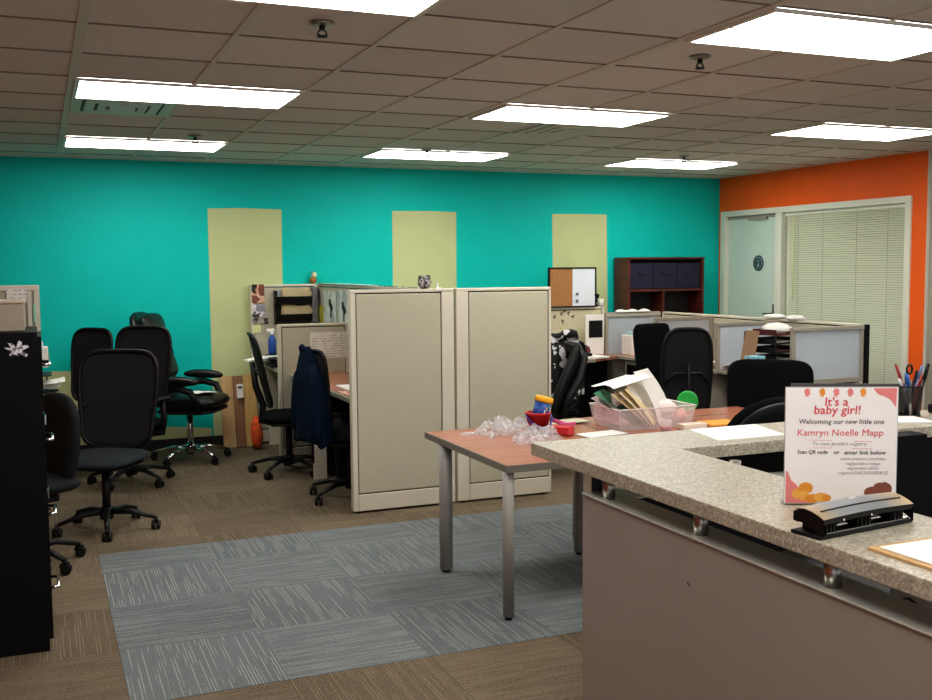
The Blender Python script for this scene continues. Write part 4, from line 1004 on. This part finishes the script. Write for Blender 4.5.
table('cherry topped table with round grey legs in front of the beige partition', 1.958, 2.873, 4.195, 5.28, [(1.982, 4.235, .027), (1.965+.03, 5.06, .036), (2.82, 4.24, .027), (2.815, 5.06, .027)])
table('cherry topped table carrying the clear bin, behind the reception counter', 2.878, 4.16, 4.19, 5.38, [(4.10, 4.25, .027), (4.10, 5.06, .027), (2.935, 4.24, .02), (2.93, 5.30, .02)])
TZ = .7415
M_BAG = clearmat('thin_plastic', '#dfe2e4', .42, .12, .2, 30)
def crumple(cx_, cy_, w, d, h, seed, rz=0, n=26):
    """crumpled film: ridged random facets on a low heap"""
    r = random.Random(seed)
    peaks = [(r.random(), r.random(), r.uniform(.3, 1), r.uniform(0, PI)) for _ in range(16)]
    mb = MB(); g = []
    c, s = math.cos(rz), math.sin(rz)
    for i in range(n+1):
        row = []
        for j in range(n+1):
            u, v = i/n, j/n
            e = max(0, math.sin(PI*u)*math.sin(PI*v))**.5
            z = 0
            for pu, pv, a, th in peaks:
                q = (u-pu)*math.cos(th)+(v-pv)*math.sin(th); q2 = -(u-pu)*math.sin(th)+(v-pv)*math.cos(th)
                z = max(z, a*max(0, 1-abs(q)*7-abs(q2)*2.2))
            z = z*h*e+.006*e+r.uniform(0, .006)*e
            x = (u-.5)*w*(1+.25*math.sin(v*7+seed)*abs(u-.5)*2)+r.uniform(-.006, .006); y = (v-.5)*d*(1+.3*math.sin(u*6+seed)*abs(v-.5)*2)+r.uniform(-.006, .006)
            row.append(mb.bm.verts.new((cx_+x*c-y*s, cy_+x*s+y*c, TZ+.002+z)))
        g.append(row)
    for i in range(n):
        for j in range(n): mb.bm.faces.new((g[i][j], g[i+1][j], g[i+1][j+1], g[i][j+1]))
    return mb
one(crumple(2.34, 5.07, .38, .28, .15, 3, .2), 'plastic_bag', M_BAG, 'clear crumpled plastic bag on the cherry table, beside the red bucket', 'bag')
one(crumple(2.42, 4.80, .34, .22, .09, 11, .6), 'plastic_bag', M_BAG, 'clear crumpled plastic bag in front of the red bucket', 'bag')
# red bucket with jar
t = thing('toy_bucket', 'small red bucket with purple handle on the cherry table', 'bucket', (2.545, 5.04, TZ)); t.scale = (.86, .86, .95)
MB().lathe([(0, .002), (.062, .002), (.064, .0), (.080, .10), (.086, .10), (.086, .112), (.078, .112), (.06, .008), (0, .008)], n=32).build('bucket_body', M_RED, t)
MB().tube([(-.086, 0, .10), (-.075, -.045, .06), (-.02, -.088, .03), (.04, -.09, .035), (.082, -.04, .075), (.086, 0, .10)], .007, 8, flat=.6).build('handle', mat('purple_plastic', '#3a2f86', .4), t)
t = thing('plastic_jar', 'blue labelled jar with yellow lid tilted inside the red bucket', 'jar', (2.55, 5.04, TZ+.05)); t.rotation_euler = (.05, .24, 0); t.scale = (.92, .92, .92)
MB().lathe([(0, 0), (.052, 0), (.052, .125), (0, .125)], n=32).build('jar_body', M_BLUE, t)
MB().lathe([(0, .125), (.056, .125), (.056, .155), (.05, .158), (0, .158)], n=32).build('lid', M_YEL, t)
mb = MB(); rnd = random.Random(4)
M_LAB = [mat('label_white', '#f0efe6', .6), mat('label_yellow', '#e8d23a', .6), mat('label_green', '#58b06a', .6), mat('label_orange', '#f08030', .6)]
for k in range(9):
    mb.mi = k % 4
    a0 = -1.75+.19*k; z0 = .055+.02*((k*7) % 3)
    mb.poly([(.0528*math.cos(a0+q*.16), .0528*math.sin(a0+q*.16), z0+z_*.028) for q, z_ in ((0, 0), (1, .1), (.9, 1), (.1, .9))])
mb.build('label_print', M_LAB, t)
one(MB().box((2.675, 5.04, TZ+.040), (.10, .13, .02), rot=(.1, .35, .3), bev=.004).box((2.71, 5.0, TZ+.03), (.08, .08, .02), rot=(-.2, .1, .8), bev=.004), 'pink_notepad', M_PINK, 'bright pink card pieces beside the red bucket', 'card')
one(MB().box((2.60, 4.87, TZ+.025), (.07, .13, .045), rot=(0, 0, .5), bev=.006), 'red_block', M_RED, 'red box end lying behind the edge of the counter', 'box')
for k, (x, y, r, l) in enumerate([(2.80, 4.78, .15, 'white envelope spread out in front of the clear bin'), (2.82, 4.57, -.25, 'white envelope with pink corner by the red box'), (2.82, 5.22, .1, 'white and yellow mail lying behind the pink card')]):
    one(MB().box((x, y, TZ+.003+.003*k), (.26, .14, .003), rot=(0, 0, r)), 'mail_envelope', [M_WHITE, mat('pinkish_paper', '#e6cfd0', .8), mat('grey_green_paper', '#c3c5ae', .8, var=.1, scale=20)][k], l, 'mail')
# clear bin with mail
bx0, bx1, by0, by1, bh = 2.93, 3.43, 4.80, 5.14, .12
M_CLEAR = clearmat('clear_plastic', '#efe4e4', .26, .12, .04, 6)
t = thing('clear_bin', 'long clear plastic bin stuffed with mail on the cherry table', 'bin', (0, 0, 0))
mb = MB().b2((bx0+.02, by0+.02, TZ+.001), (bx1-.02, by1-.02, TZ+.005))
for s_ in (0, 1):
    y = (by0, by1)[s_]; yi = y+(.02 if s_ == 0 else -.02)
    mb.poly([(bx0+.02, yi, TZ), (bx1-.02, yi, TZ), (bx1, y, TZ+bh), (bx0, y, TZ+bh)], (0, .003 if s_ == 0 else -.003, 0))
    x = (bx0, bx1)[s_]; xi = x+(.02 if s_ == 0 else -.02)
    mb.poly([(xi, by0+.02, TZ), (xi, by1-.02, TZ), (x, by1, TZ+bh), (x, by0, TZ+bh)], (.003 if s_ == 0 else -.003, 0, 0))
mb.build('bin_body', M_CLEAR, t)
MB().tube([(bx0, by0, TZ+bh), (bx1, by0, TZ+bh), (bx1, by1, TZ+bh), (bx0, by1, TZ+bh)], .004, 6, closed=True).build('rim', mat('clear_rim', '#efe9e8', .2), t)
MB().b2((bx0+.012, by0+.03, TZ+.03), (bx0+.016, by1-.03, TZ+.115)).build('end_label', mat('pink_tint', '#d9bfc6', .6, var=.06), t)
def leaf(xb_, w, h, lean, y0, m, label, name='mail_envelope', bow=.02, ry=0, yaw=0):
    """envelope standing in the bin, leaning towards -x"""
    c, s = math.cos(lean), math.sin(lean)
    def fn(u, v):
        a = (v-.5)*w
        return Vector((xb_-h*u*s+bow*math.sin(PI*u)+a*math.sin(yaw), y0+a*math.cos(yaw), TZ+.012+h*u*c+ry*a))
    one(MB().sheet(fn, 6, 4), name, m, label, 'mail')
M_MAILG = mat('mail_green', '#3f7d5c', .8); M_MAILP = mat('mail_pink', '#dfc8c6', .8, var=.06); M_TAN = mat('mail_tan', '#ecd9b0', .8)
leaf(3.16, .24, .33, 1.02, 4.98, M_MAILP, 'pinkish envelope leaning out over the end of the clear bin', bow=.01, yaw=.75)
leaf(3.19, .25, .36, .98, 4.97, M_MAILG, 'green backed magazine leaning in the clear bin', bow=.01, yaw=.75)
leaf(3.215, .23, .30, .88, 4.94, M_TAN, 'tan envelope leaning in the clear bin behind the green magazine', bow=.01, yaw=.75)
leaf(3.235, .23, .29, .80, 4.93, mat('mail_cream', '#f3e8cc', .8), 'cream envelope leaning in the clear bin next to the tan one', bow=.01, yaw=.75)
leaf(3.255, .23, .29, .72, 4.93, mat('mail_manila2', '#f0dcaa', .8), 'second tan envelope leaning in the clear bin beside the cream one', bow=.01, yaw=.75)
leaf(3.27, .22, .33, .62, 4.96, mat('magazine_grey', '#f2f1e8', .6, var=.03), 'large pale magazine leaning in the middle of the clear bin', bow=.02, yaw=.95)
leaf(3.33, .25, .35, .50, 4.96, M_WHITE, 'tall white envelope topmost of the mail in the clear bin', bow=.03, yaw=.9)
one(MB().sheet(lambda u, v: Vector((2.92+.24*u, 4.85+.26*v, TZ+.235+.055*u+.012*math.sin(v*5))), 6, 5), 'mail_envelope', M_WHITE, 'white sheet lying across the top of the leaning mail', 'mail')
one(MB().box((2.99, 5.0, TZ+.15), (.10, .18, .03), rot=(0, -.4, .1), bev=.006), 'pink_packet', M_MAILP, 'pale pink packet at the end of the clear bin', 'packet')
one(MB().ball((3.33, 4.99, TZ+.09), .08, 16, 10, (1.0, 1.1, .6), bumpy=.18), 'crumpled_packet', mat('pale_packet', '#e4d9d4', .5, var=.08), 'pale crumpled packet filling the end of the clear bin', 'packet')
one(MB().ball((3.375, 4.87, TZ+.06), .035, 14, 10, (1, .6, 1), bumpy=.2), 'coral_packet', mat('coral_light', '#dd9a8e', .6), 'coral packet inside the clear bin corner', 'packet')
one(MB().box((3.36, 4.74, TZ+.015), (.16, .07, .028), rot=(0, 0, .05), bev=.002), 'small_book', mat('book_cream', '#e5dccb', .7), 'small cream book lying beside the clear bin', 'book')
t = thing('glass_cup', 'small clear cup with pink contents in front of the clear bin', 'cup', (3.16, 4.70, TZ))
MB().lathe([(0, 0), (.028, 0), (.036, .07), (.033, .07), (.025, .005), (0, .005)], n=20).build('cup_body', M_CLEAR, t)
MB().lathe([(0, .006), (.025, .006), (.028, .03), (0, .034)], n=16).build('contents', mat('pink_contents', '#c08a92', .5), t)
# green lid jar
t = thing('round_container', 'round container with bright green lid propped against the end of the clear bin', 'container', (3.515, 5.0, TZ+.118)); t.rotation_euler = (R(90), 0, R(-38))
MB().lathe([(0, -.03), (.056, -.03), (.056, .02), (0, .02)], n=30).build('container_body', M_CLEAR, t)
MB().lathe([(0, .02), (.060, .02), (.062, .03), (.058, .038), (.045, .034), (0, .034)], n=32).build('lid', M_GREEN, t)
one(MB().box((3.62, 4.84, TZ+.003), (.20, .17, .005), rot=(0, 0, -.1)), 'orange_folder', mat('orange_folder', '#e9a53a', .7), 'yellow orange folder on the cherry table near the black chair', 'folder')

# ================================================================ RECEPTION COUNTER
CT = 1.070; CB = 1.029
t = thing('reception_counter', 'raised speckled counter with taupe front panel at the right', 'counter')
mb = MB().poly([(1.492, -.6, CB), (1.875, -.6, CB), (1.875, 2.70, CB), (3.55, 2.70, CB), (3.55, 3.01, CB), (1.492, 3.01, CB)], (0, 0, CT-CB))
es = [e for e in mb.bm.edges]
bmesh.ops.bevel(mb.bm, geom=es, offset=.003, segments=2, profile=.5, affect='EDGES')
mb.build('counter_top', M_COUNTER, t)
MB().b2((1.505, -.6, .0), (1.612, 2.68, .961)).build('front_panel', M_PANEL, t)
MB().b2((1.500, -.6, .961), (1.616, 2.684, .966), bev=.002).build('ledge', M_LEDGE, t)
for y in (2.585, 2.13, 1.66, 1.15, .6): MB().cyl((1.540, y, .966), (1.540, y, CB), .019, n=28).build('support_post', M_STEEL, t)
MB().b2((1.613, 2.562, 0), (2.29, 2.678, .961)).build('rear_panel', M_BLKCAB, t)
MB().b2((1.6165, 2.558, .961), (2.29, 2.684, .966), bev=.001).build('ledge', M_LEDGE, t)
MB().b2((2.86, 2.72, 0), (3.5, 2.80, CB)).build('rear_panel', M_BLKCAB, t)
for x in (2.035,): MB().cyl((x, 2.635, .966), (x, 2.635, CB), .019, n=24).build('support_post', M_STEEL, t)
MB().b2((1.575, 2.715, .93), (1.64, 2.75, CB)).build('corner_bracket', M_BLACK, t)
MB().box((1.5045, 2.13+.0, .84), (.001, .012, .004), rot=(.3, 0, 0)).build('scuff_mark', M_INK, t)
t = thing('staff_desk', 'dark lower work surface behind the reception counter', 'desk')
MB().b2((1.63, .2, .715), (2.28, 2.555, .742), bev=.004).build('desk_top', mat('dark_desk', '#2a2826', .4), t)
MB().b2((1.64, 2.52, 0), (2.25, 2.54, .715)).build('side_panel', M_BLKCAB, t)
MB().b2((1.64, .25, 0), (2.25, .27, .715)).build('side_panel', M_BLKCAB, t)
for k in range(5):
    rnd = random.Random(k+20)
    pts = [(1.66+.1*rnd.random()+.03*math.sin(i*1.3+k), 2.25-.13*i+.02*rnd.random(), .75+.03*abs(math.sin(i*.9+k))) for i in range(8)]
    one(MB().tube(pts, .0035, 6), 'desk_cable', mat('green_cable', '#1d7a5c', .5) if k == 1 else M_BLACK, 'green cable tangled on the staff desk under the counter' if k == 1 else 'black cable tangled on the staff desk under the counter', 'cable', None if k == 1 else 'black cables under the counter')
t = thing('label_printer', 'white rounded device on the staff desk under the counter', 'printer', (1.80, 1.62, .742), 0)
MB().box((0, 0, .10), (.16, .14, .20), bev=.02).build('device_body', M_WHITE, t)
MB().tube([(-.082, .05, .17), (-.083, 0, .185), (-.082, -.05, .17)], .003, 6).build('paper_slot', M_BLACK, t)
one(MB().ball((1.75, 1.36, .79), .055, 14, 10, (1, 1.4, .9), bumpy=.35), 'teal_packet', patchmat('teal_white', ['#1f7f8e', '#d9dfe0', '#8fb9bd'], 22), 'teal and white crinkled packet on the staff desk under the counter', 'packet')
one(MB().b2((2.30, 2.615, .0), (2.838, 2.69, 1.062), bev=.003), 'black_screen_panel', M_BLKCAB, 'tall black panel standing against the counter below the pen cup', 'panel')

# sign
P0 = Vector((1.652, 1.948, CT+.004)); P1 = Vector((1.889, 1.832, CT+.004))
ux = (P1-P0); SW = ux.length; ux.normalize(); nrm = Vector((ux.y, -ux.x, 0))   # towards viewer
SH = .283
uy = (Vector((0, 0, 1))*math.cos(.0)-nrm*math.sin(.0))
fn_ = ux.cross(uy)
if fn_.dot(nrm) < 0: fn_ = -fn_
def sp(u, v, d=0): return P0+ux*(u*SW)+uy*(v*SH)+fn_*d
t = thing('baby_shower_sign', 'white baby girl announcement in a clear stand on the counter', 'sign')
def quad(mb, a, b, c, d, off): mb.poly([sp(a, b, off), sp(c, b, off), sp(c, d, off), sp(a, d, off)])
mb = MB(); mb.poly([sp(0, 0), sp(1, 0), sp(1, 1), sp(0, 1)], -fn_*.001); mb.build('poster', mat('poster_white', '#f4f1ee', .6), t)
mb = MB(); mb.poly([sp(-.004, -.004, -.0015), sp(1.008, -.004, -.0015), sp(1.008, 1.006, -.0015), sp(-.004, 1.006, -.0015)], -fn_*.003)
mb.build('stand_back', mat('acrylic_edge', '#b9bcbc', .15), t)
mb = MB(); mb.poly([sp(.05, 0.97, -.006), sp(1.0, .97, -.006), sp(1.0, 1.028, -.006), sp(.05, 1.035, -.006)], -fn_*.003); mb.build('stand_backing', mat('dark_backing', '#4a4542', .5), t)
mb = MB(); mb.poly([sp(0, .0, -.006), sp(1, .0, -.006), sp(1, .0, -.006)-nrm*.03+Vector((0, 0, -.002)), sp(0, .0, -.006)-nrm*.03+Vector((0, 0, -.002))], (0, 0, .003)); mb.build('stand_foot', mat('acrylic_edge', '#b9bcbc', .15), t)
off = .0006
def blob(pts, m, nm, parent=t, o_=off):
    mb = MB(); mb.poly([sp(a, b, o_) for a, b in pts]); mb.build(nm, m, parent)
blob([(.78, .995), (.99, .995), (.985, .83), (.955, .87), (.93, .90), (.88, .925), (.83, .94), (.80, .965)], M_CORAL, 'corner_print')
blob([(.01, .005), (.26, .005), (.20, .06), (.15, .10), (.10, .17), (.06, .20), (.03, .27), (.01, .29)], M_CORAL, 'corner_print')
rnd = random.Random(2)
for k, (cx_, m) in enumerate([(.19, M_CORAL), (.325, M_ORANGE), (.45, M_CORAL), (.575, M_CORAL), (.69, M_ORANGE)]):
    pts = []
    for j in range(14):
        a = 2*PI*j/14; r = .036 if j % 2 else .024
        pts.append((cx_+r*math.cos(a)*.9, .966+r*math.sin(a)*(1.0 if math.sin(a) > 0 else 1.5)))
    blob(pts, m, 'leaf_print')
def circ(cx_, cy_, rx, ry, n=18, wob=0): return [(cx_+rx*math.cos(2*PI*j/n)*(1+wob*(j % 2)), cy_+ry*math.sin(2*PI*j/n)*(1+wob*(j % 2))) for j in range(n)]
M_OR2 = mat('orange_print_light', '#f0b354', .7)
for k, (cx_, cy_, rx, ry) in enumerate([(.12, .085, .055, .045), (.19, .135, .065, .05), (.17, .07, .05, .045), (.25, .045, .07, .038), (.33, .055, .065, .04), (.38, .05, .04, .03)]):
    blob(circ(cx_, cy_, rx, ry), M_ORANGE if k % 2 else M_OR2, 'pumpkin_print', o_=off+.0002*(k+1))
for k, (cx_, cy_, rx, ry) in enumerate([(.80, .10, .085, .05), (.86, .145, .06, .04), (.92, .13, .045, .05), (.90, .17, .03, .02)]):
    blob(circ(cx_, cy_, rx, ry), M_BROWN, 'bear_print', o_=off+.0002*(k+1))
def tx(s_, u, v, size, m, bold=0.0, align='CENTER', sx=1.0, shear=.08):
    text_mesh(s_, size, lambda x, y: sp(u, v, off+.0004)+ux*x+uy*y, m, t, 'lettering', align, bold, shear, sx)
M_TXR = mat('coral_text', '#d9545c', .7)
tx("It's a", .45, .845, .029, M_TXR, .0004, sx=1.05)
tx("baby girl!", .46, .775, .029, M_TXR, .0004, sx=1.05)
tx("Welcoming our new little one", .50, .690, .0165, M_INK, .0001, sx=1.0)
tx("Kamryn Noelle Mapp", .49, .588, .0225, M_TXR, .0, sx=1.05)
tx("To view Janelle's registry:", .49, .505, .0115, M_GREYINK, sx=1.1)
tx("Scan QR code", .245, .432, .0125, M_INK, .0002, sx=1.0)
tx("or", .46, .43, .0135, M_INK, .0002, sx=1.1)
tx("enter link below", .715, .427, .0135, M_INK, .0002, sx=1.1)
for k, s_ in enumerate(["www.amazon.com/baby-", "reg/janelle-s-mapp-", "september-2025-", "registry/2XK3XXSBDR3Z"]):
    tx(s_, .705, .378-.041*k, .0105, M_GREYINK, sx=1.05)
for (a, b, c) in [(.22, .548, .42), (.61, .538, .78), (.25, .482, .42), (.6, .476, .78)]: 
    mb = MB(); mb.poly([sp(a, b, off), sp(c, b-.002, off), sp(c, b+.0005, off), sp(a, b+.0025, off)]); mb.build('rule_line', M_TXR, t)

# hole punch
A = Vector((1.500, 1.655, CT)); PL = .300; ang = .12
t = thing('hole_punch', 'black and silver three-hole punch on the counter before the sign', 'hole punch', A, ang)
MB().b2((0, 0, .0005), (PL, .082, .009), bev=.003).build('base_plate', M_BLACK, t)
MB().b2((.028, .006, .009), (PL-.006, .030, .012), bev=.001).build('metal_rail', M_CHROME, t)
MB().b2((.022, .034, .009), (PL-.012, .070, .040), bev=.003).build('punch_body', M_BLACK, t)
for k, x in enumerate((.045, PL*.52, PL-.035)):
    MB().b2((x-.020, .016, .010), (x+.020, .05, .036), bev=.003).cyl((x-.012, .014, .010), (x-.012, .014, .034), .004).cyl((x, .013, .010), (x, .013, .034), .003).cyl((x+.012, .014, .010), (x+.012, .014, .034), .004).build('punch_head', M_BLACK, t)
for x in (PL*.335, PL*.70): MB().cyl((x-.026, .026, .030), (x+.026, .026, .030), .005, n=14).cyl((x-.026, .024, .020), (x+.026, .024, .020), .004, n=10).build('spring', M_CHROME, t)
prof_ = [(-.002, .044), (.012, .051), (.030, .057), (.048, .060), (.064, .058), (.076, .050)]
def lev(u, v):       # arched lever: u along, v front to back
    k = v*(len(prof_)-1); a = min(int(k), len(prof_)-2); f_ = k-a
    y = prof_[a][0]*(1-f_)+prof_[a+1][0]*f_; z_ = prof_[a][1]*(1-f_)+prof_[a+1][1]*f_
    return Vector((.008+(PL-.010)*u-.006*v*(1-u), y, z_+.004*math.sin(PI*u)))
M_SILV = bpy.data.materials.new('silver_gold_reflection'); M_SILV.use_nodes = True
_n = M_SILV.node_tree; _p = _n.nodes['Principled BSDF']; _p.inputs['Metallic'].default_value = .45; _p.inputs['Roughness'].default_value = .3
_t = nd(_n, 'ShaderNodeTexCoord'); _s = nd(_n, 'ShaderNodeSeparateXYZ'); _n.links.new(_t.outputs['Object'], _s.inputs[0])
_r = nd(_n, 'ShaderNodeValToRGB'); _m = nd(_n, 'ShaderNodeMapRange'); _m.inputs[2].default_value = PL; _n.links.new(_s.outputs[0], _m.inputs[0]); _n.links.new(_m.outputs[0], _r.inputs[0])
_r.color_ramp.elements[0].color = rgb('#d8c096'); _r.color_ramp.elements[1].color = rgb('#d8c096')  # gold ends are reflections painted into the silver
for _x, _c in ((.25, '#aab0b4'), (.65, '#9ea4a8')):
    _e2 = _r.color_ramp.elements.new(_x); _e2.color = rgb(_c)
_n.links.new(_r.outputs[0], _p.inputs['Base Color'])
MB().sheet(lev, 20, 15).build('handle', M_SILV, t)
mb = MB().sheet(lambda u, v: lev(u, v)-Vector((0, 0, .0025)), 20, 15)
mb.sheet(lambda u, v: lev(u, 0)+Vector((0, .004*v, -.001-.012*v)), 20, 2)
for e_ in (0, 1): mb.sheet(lambda u, v, e_=e_: lev(e_, v)+Vector((0, 0, -.002-.020*u*(1-v)**.5-.018*u)), 3, 8)
mb.sheet(lambda u, v: lev(u, 1)+Vector((0, -.004*v, -.001-.016*v)), 20, 2)
mb.build('handle_shell', M_BLACK, t)
MB().tube([lev(.06+u*.088, .30)+Vector((0, 0, .0008)) for u in range(11)], .0018, 6).build('groove', M_BLACK, t)
a_ = lev(.52, .62); MB().box(a_+Vector((0, 0, .001)), (.022, .005, .0015)).build('badge', M_WHITE, t)
for x in (.07, PL*.53): MB().cyl((x, -.003, .037), (x, .004, .037), .0022, n=8).build('screw', M_CHROME, t)
# clipboard at the right edge
t = thing('clipboard', 'tan clipboard at the right edge of the counter', 'clipboard')
MB().b2((1.541, 1.26, CT), (1.775, 1.566, CT+.006), bev=.001).build('board', mat('tan_board', '#c2a070', .7, var=.06), t)
one(MB().b2((1.556, 1.25, CT+.0065), (1.77, 1.548, CT+.009)), 'paper_sheet', M_WHITE, 'white papers lying on the tan clipboard', 'paper')
one(MB().poly([(2.07, 2.765, CT), (2.345, 2.765, CT), (2.405, 3.0, CT), (2.115, 3.0, CT)], (0, 0, .002)), 'paper_sheet', M_WHITE, 'white sheet lying on the counter beside the baby sign', 'paper')
one(MB().box((2.93, 2.84, CT+.004), (.20, .15, .007), rot=(0, 0, -.35)), 'paper_stack', M_WHITE, 'white papers on the counter below the pen cup', 'paper')
# pen cup
q = atz(909.5, 415.5, CT)
t = thing('pen_cup', 'black wire mesh cup holding pens on the counter', 'pen cup', (3.075, 2.93, CT))
M_WIRE = clearmat('wire_mesh', '#101012', .75, .5, .02)
MB().lathe([(0, .001), (.042, .001), (.052, .115)], n=28).build('cup_mesh', M_WIRE, t)
MB().tube([(.052*math.cos(2*PI*j/28), .052*math.sin(2*PI*j/28), .116) for j in range(28)], .0028, 6, closed=True).build('rim', M_BLACK, t)
MB().tube([(.043*math.cos(2*PI*j/28), .043*math.sin(2*PI*j/28), .003) for j in range(28)], .003, 6, closed=True).build('foot_ring', M_BLACK, t)
cols = [('#1c1c20', 'black'), ('#1f4f9c', 'blue'), ('#b9bcc4', 'silver grey'), ('#a52a2a', 'red'), ('#dfe3ea', 'white'), ('#2c6cc0', 'light blue'), ('#15161a', 'glossy black'), ('#7a8dc0', 'pale blue'), ('#c8452e', 'orange red')]
for k, (c, nm) in enumerate(cols):
    a = 2*PI*k/len(cols)+.3; r0, r1 = .022, .047
    bx, by_ = 3.075+r0*math.cos(a+2.6)*.7, 2.93+r0*math.sin(a+2.6)*.7
    L = .145+.018*((k*5) % 4)
    tp = Vector((3.075+r1*math.cos(a)*1.05, 2.93+r1*math.sin(a)*1.05, CT+L)); bp = Vector((bx, by_, CT+.006))
    pn = thing('pen', '%s pen standing in the black wire mesh cup' % nm, 'pen', (0, 0, 0), 0, 'pens in the mesh cup')
    d = (tp-bp)
    MB().cyl(bp, bp+d*.72, .0042, .0048, 10).build('barrel', mat('pen_'+nm, c, .3), pn)
    MB().cyl(bp+d*.72, bp+d*.98, .0058, .0052, 10).cyl(bp+d*.98, tp, .0025, n=8).build('cap', mat('pen_'+nm, c, .3), pn)
for k in range(2):
    bp = Vector((3.045+.02*k, 2.89, CT+.006)); tp = Vector((3.065+.075*k, 2.92-.02*k, CT+.20))
    pn = thing('scissors' if k == 0 else 'marker', ['black handled scissors standing in the mesh cup', 'tall black marker standing highest in the mesh cup'][k], ['scissors', 'marker'][k])
    MB().cyl(bp, bp+(tp-bp)*.7, .006, n=8).build('blade' if k == 0 else 'barrel', M_STEEL if k == 0 else M_BLACK, pn)
    if k == 0: MB().tube([tp+Vector((.014*math.cos(2*PI*j/12), 0, .018*math.sin(2*PI*j/12)-.02)) for j in range(12)], .004, 6, closed=True).build('handle', M_BLACK, pn)
    else: MB().cyl(bp+(tp-bp)*.7, tp, .008, .007, 10).build('cap', M_BLACK, pn)
t = thing('stapler', 'black stamp-like item at the right end of the counter', 'stamp', (3.25, 2.92, CT))
MB().box((0, 0, .018), (.10, .07, .036), bev=.006).build('body', M_BLACK, t)
MB().lathe([(0, .036), (.012, .036), (.009, .05), (.013, .06), (0, .066)], n=14).build('knob', M_STEEL, t)
# counter_top reaches further right; desk behind staff side
# ================================================================ CAMERA, WORLD, RENDER LOOK
cam = bpy.data.cameras.new('camera'); co = bpy.data.objects.new('camera', cam); COL.objects.link(co); sc.camera = co
cam.sensor_width = 36; cam.sensor_fit = 'HORIZONTAL'; cam.lens = F*36/932; cam.clip_start = .05; cam.clip_end = 60
def dirv(px, py): return ray(px, py)
fwd = ray(466, 350).normalized(); rt = (ray(1466, 350)-ray(466, 350)).normalized(); up = (ray(466, -650)-ray(466, 350)).normalized()
Mx = Matrix((rt, up, -fwd)).transposed().to_4x4(); Mx.translation = Vector((0, 0, HC)); co.matrix_world = Mx
w = bpy.data.worlds.new('world'); sc.world = w; w.use_nodes = True
w.node_tree.nodes['Background'].inputs[0].default_value = (.5, .52, .55, 1); w.node_tree.nodes['Background'].inputs[1].default_value = 1.6
sc.view_settings.view_transform = 'Standard'; sc.view_settings.look = 'None'; sc.view_settings.exposure = 0.40; sc.view_settings.gamma = .90
sc.cycles.use_denoising = True
try: sc.cycles.max_bounces = 7; sc.cycles.diffuse_bounces = 4; sc.cycles.transparent_max_bounces = 12
except Exception: pass
bpy.context.view_layer.update()
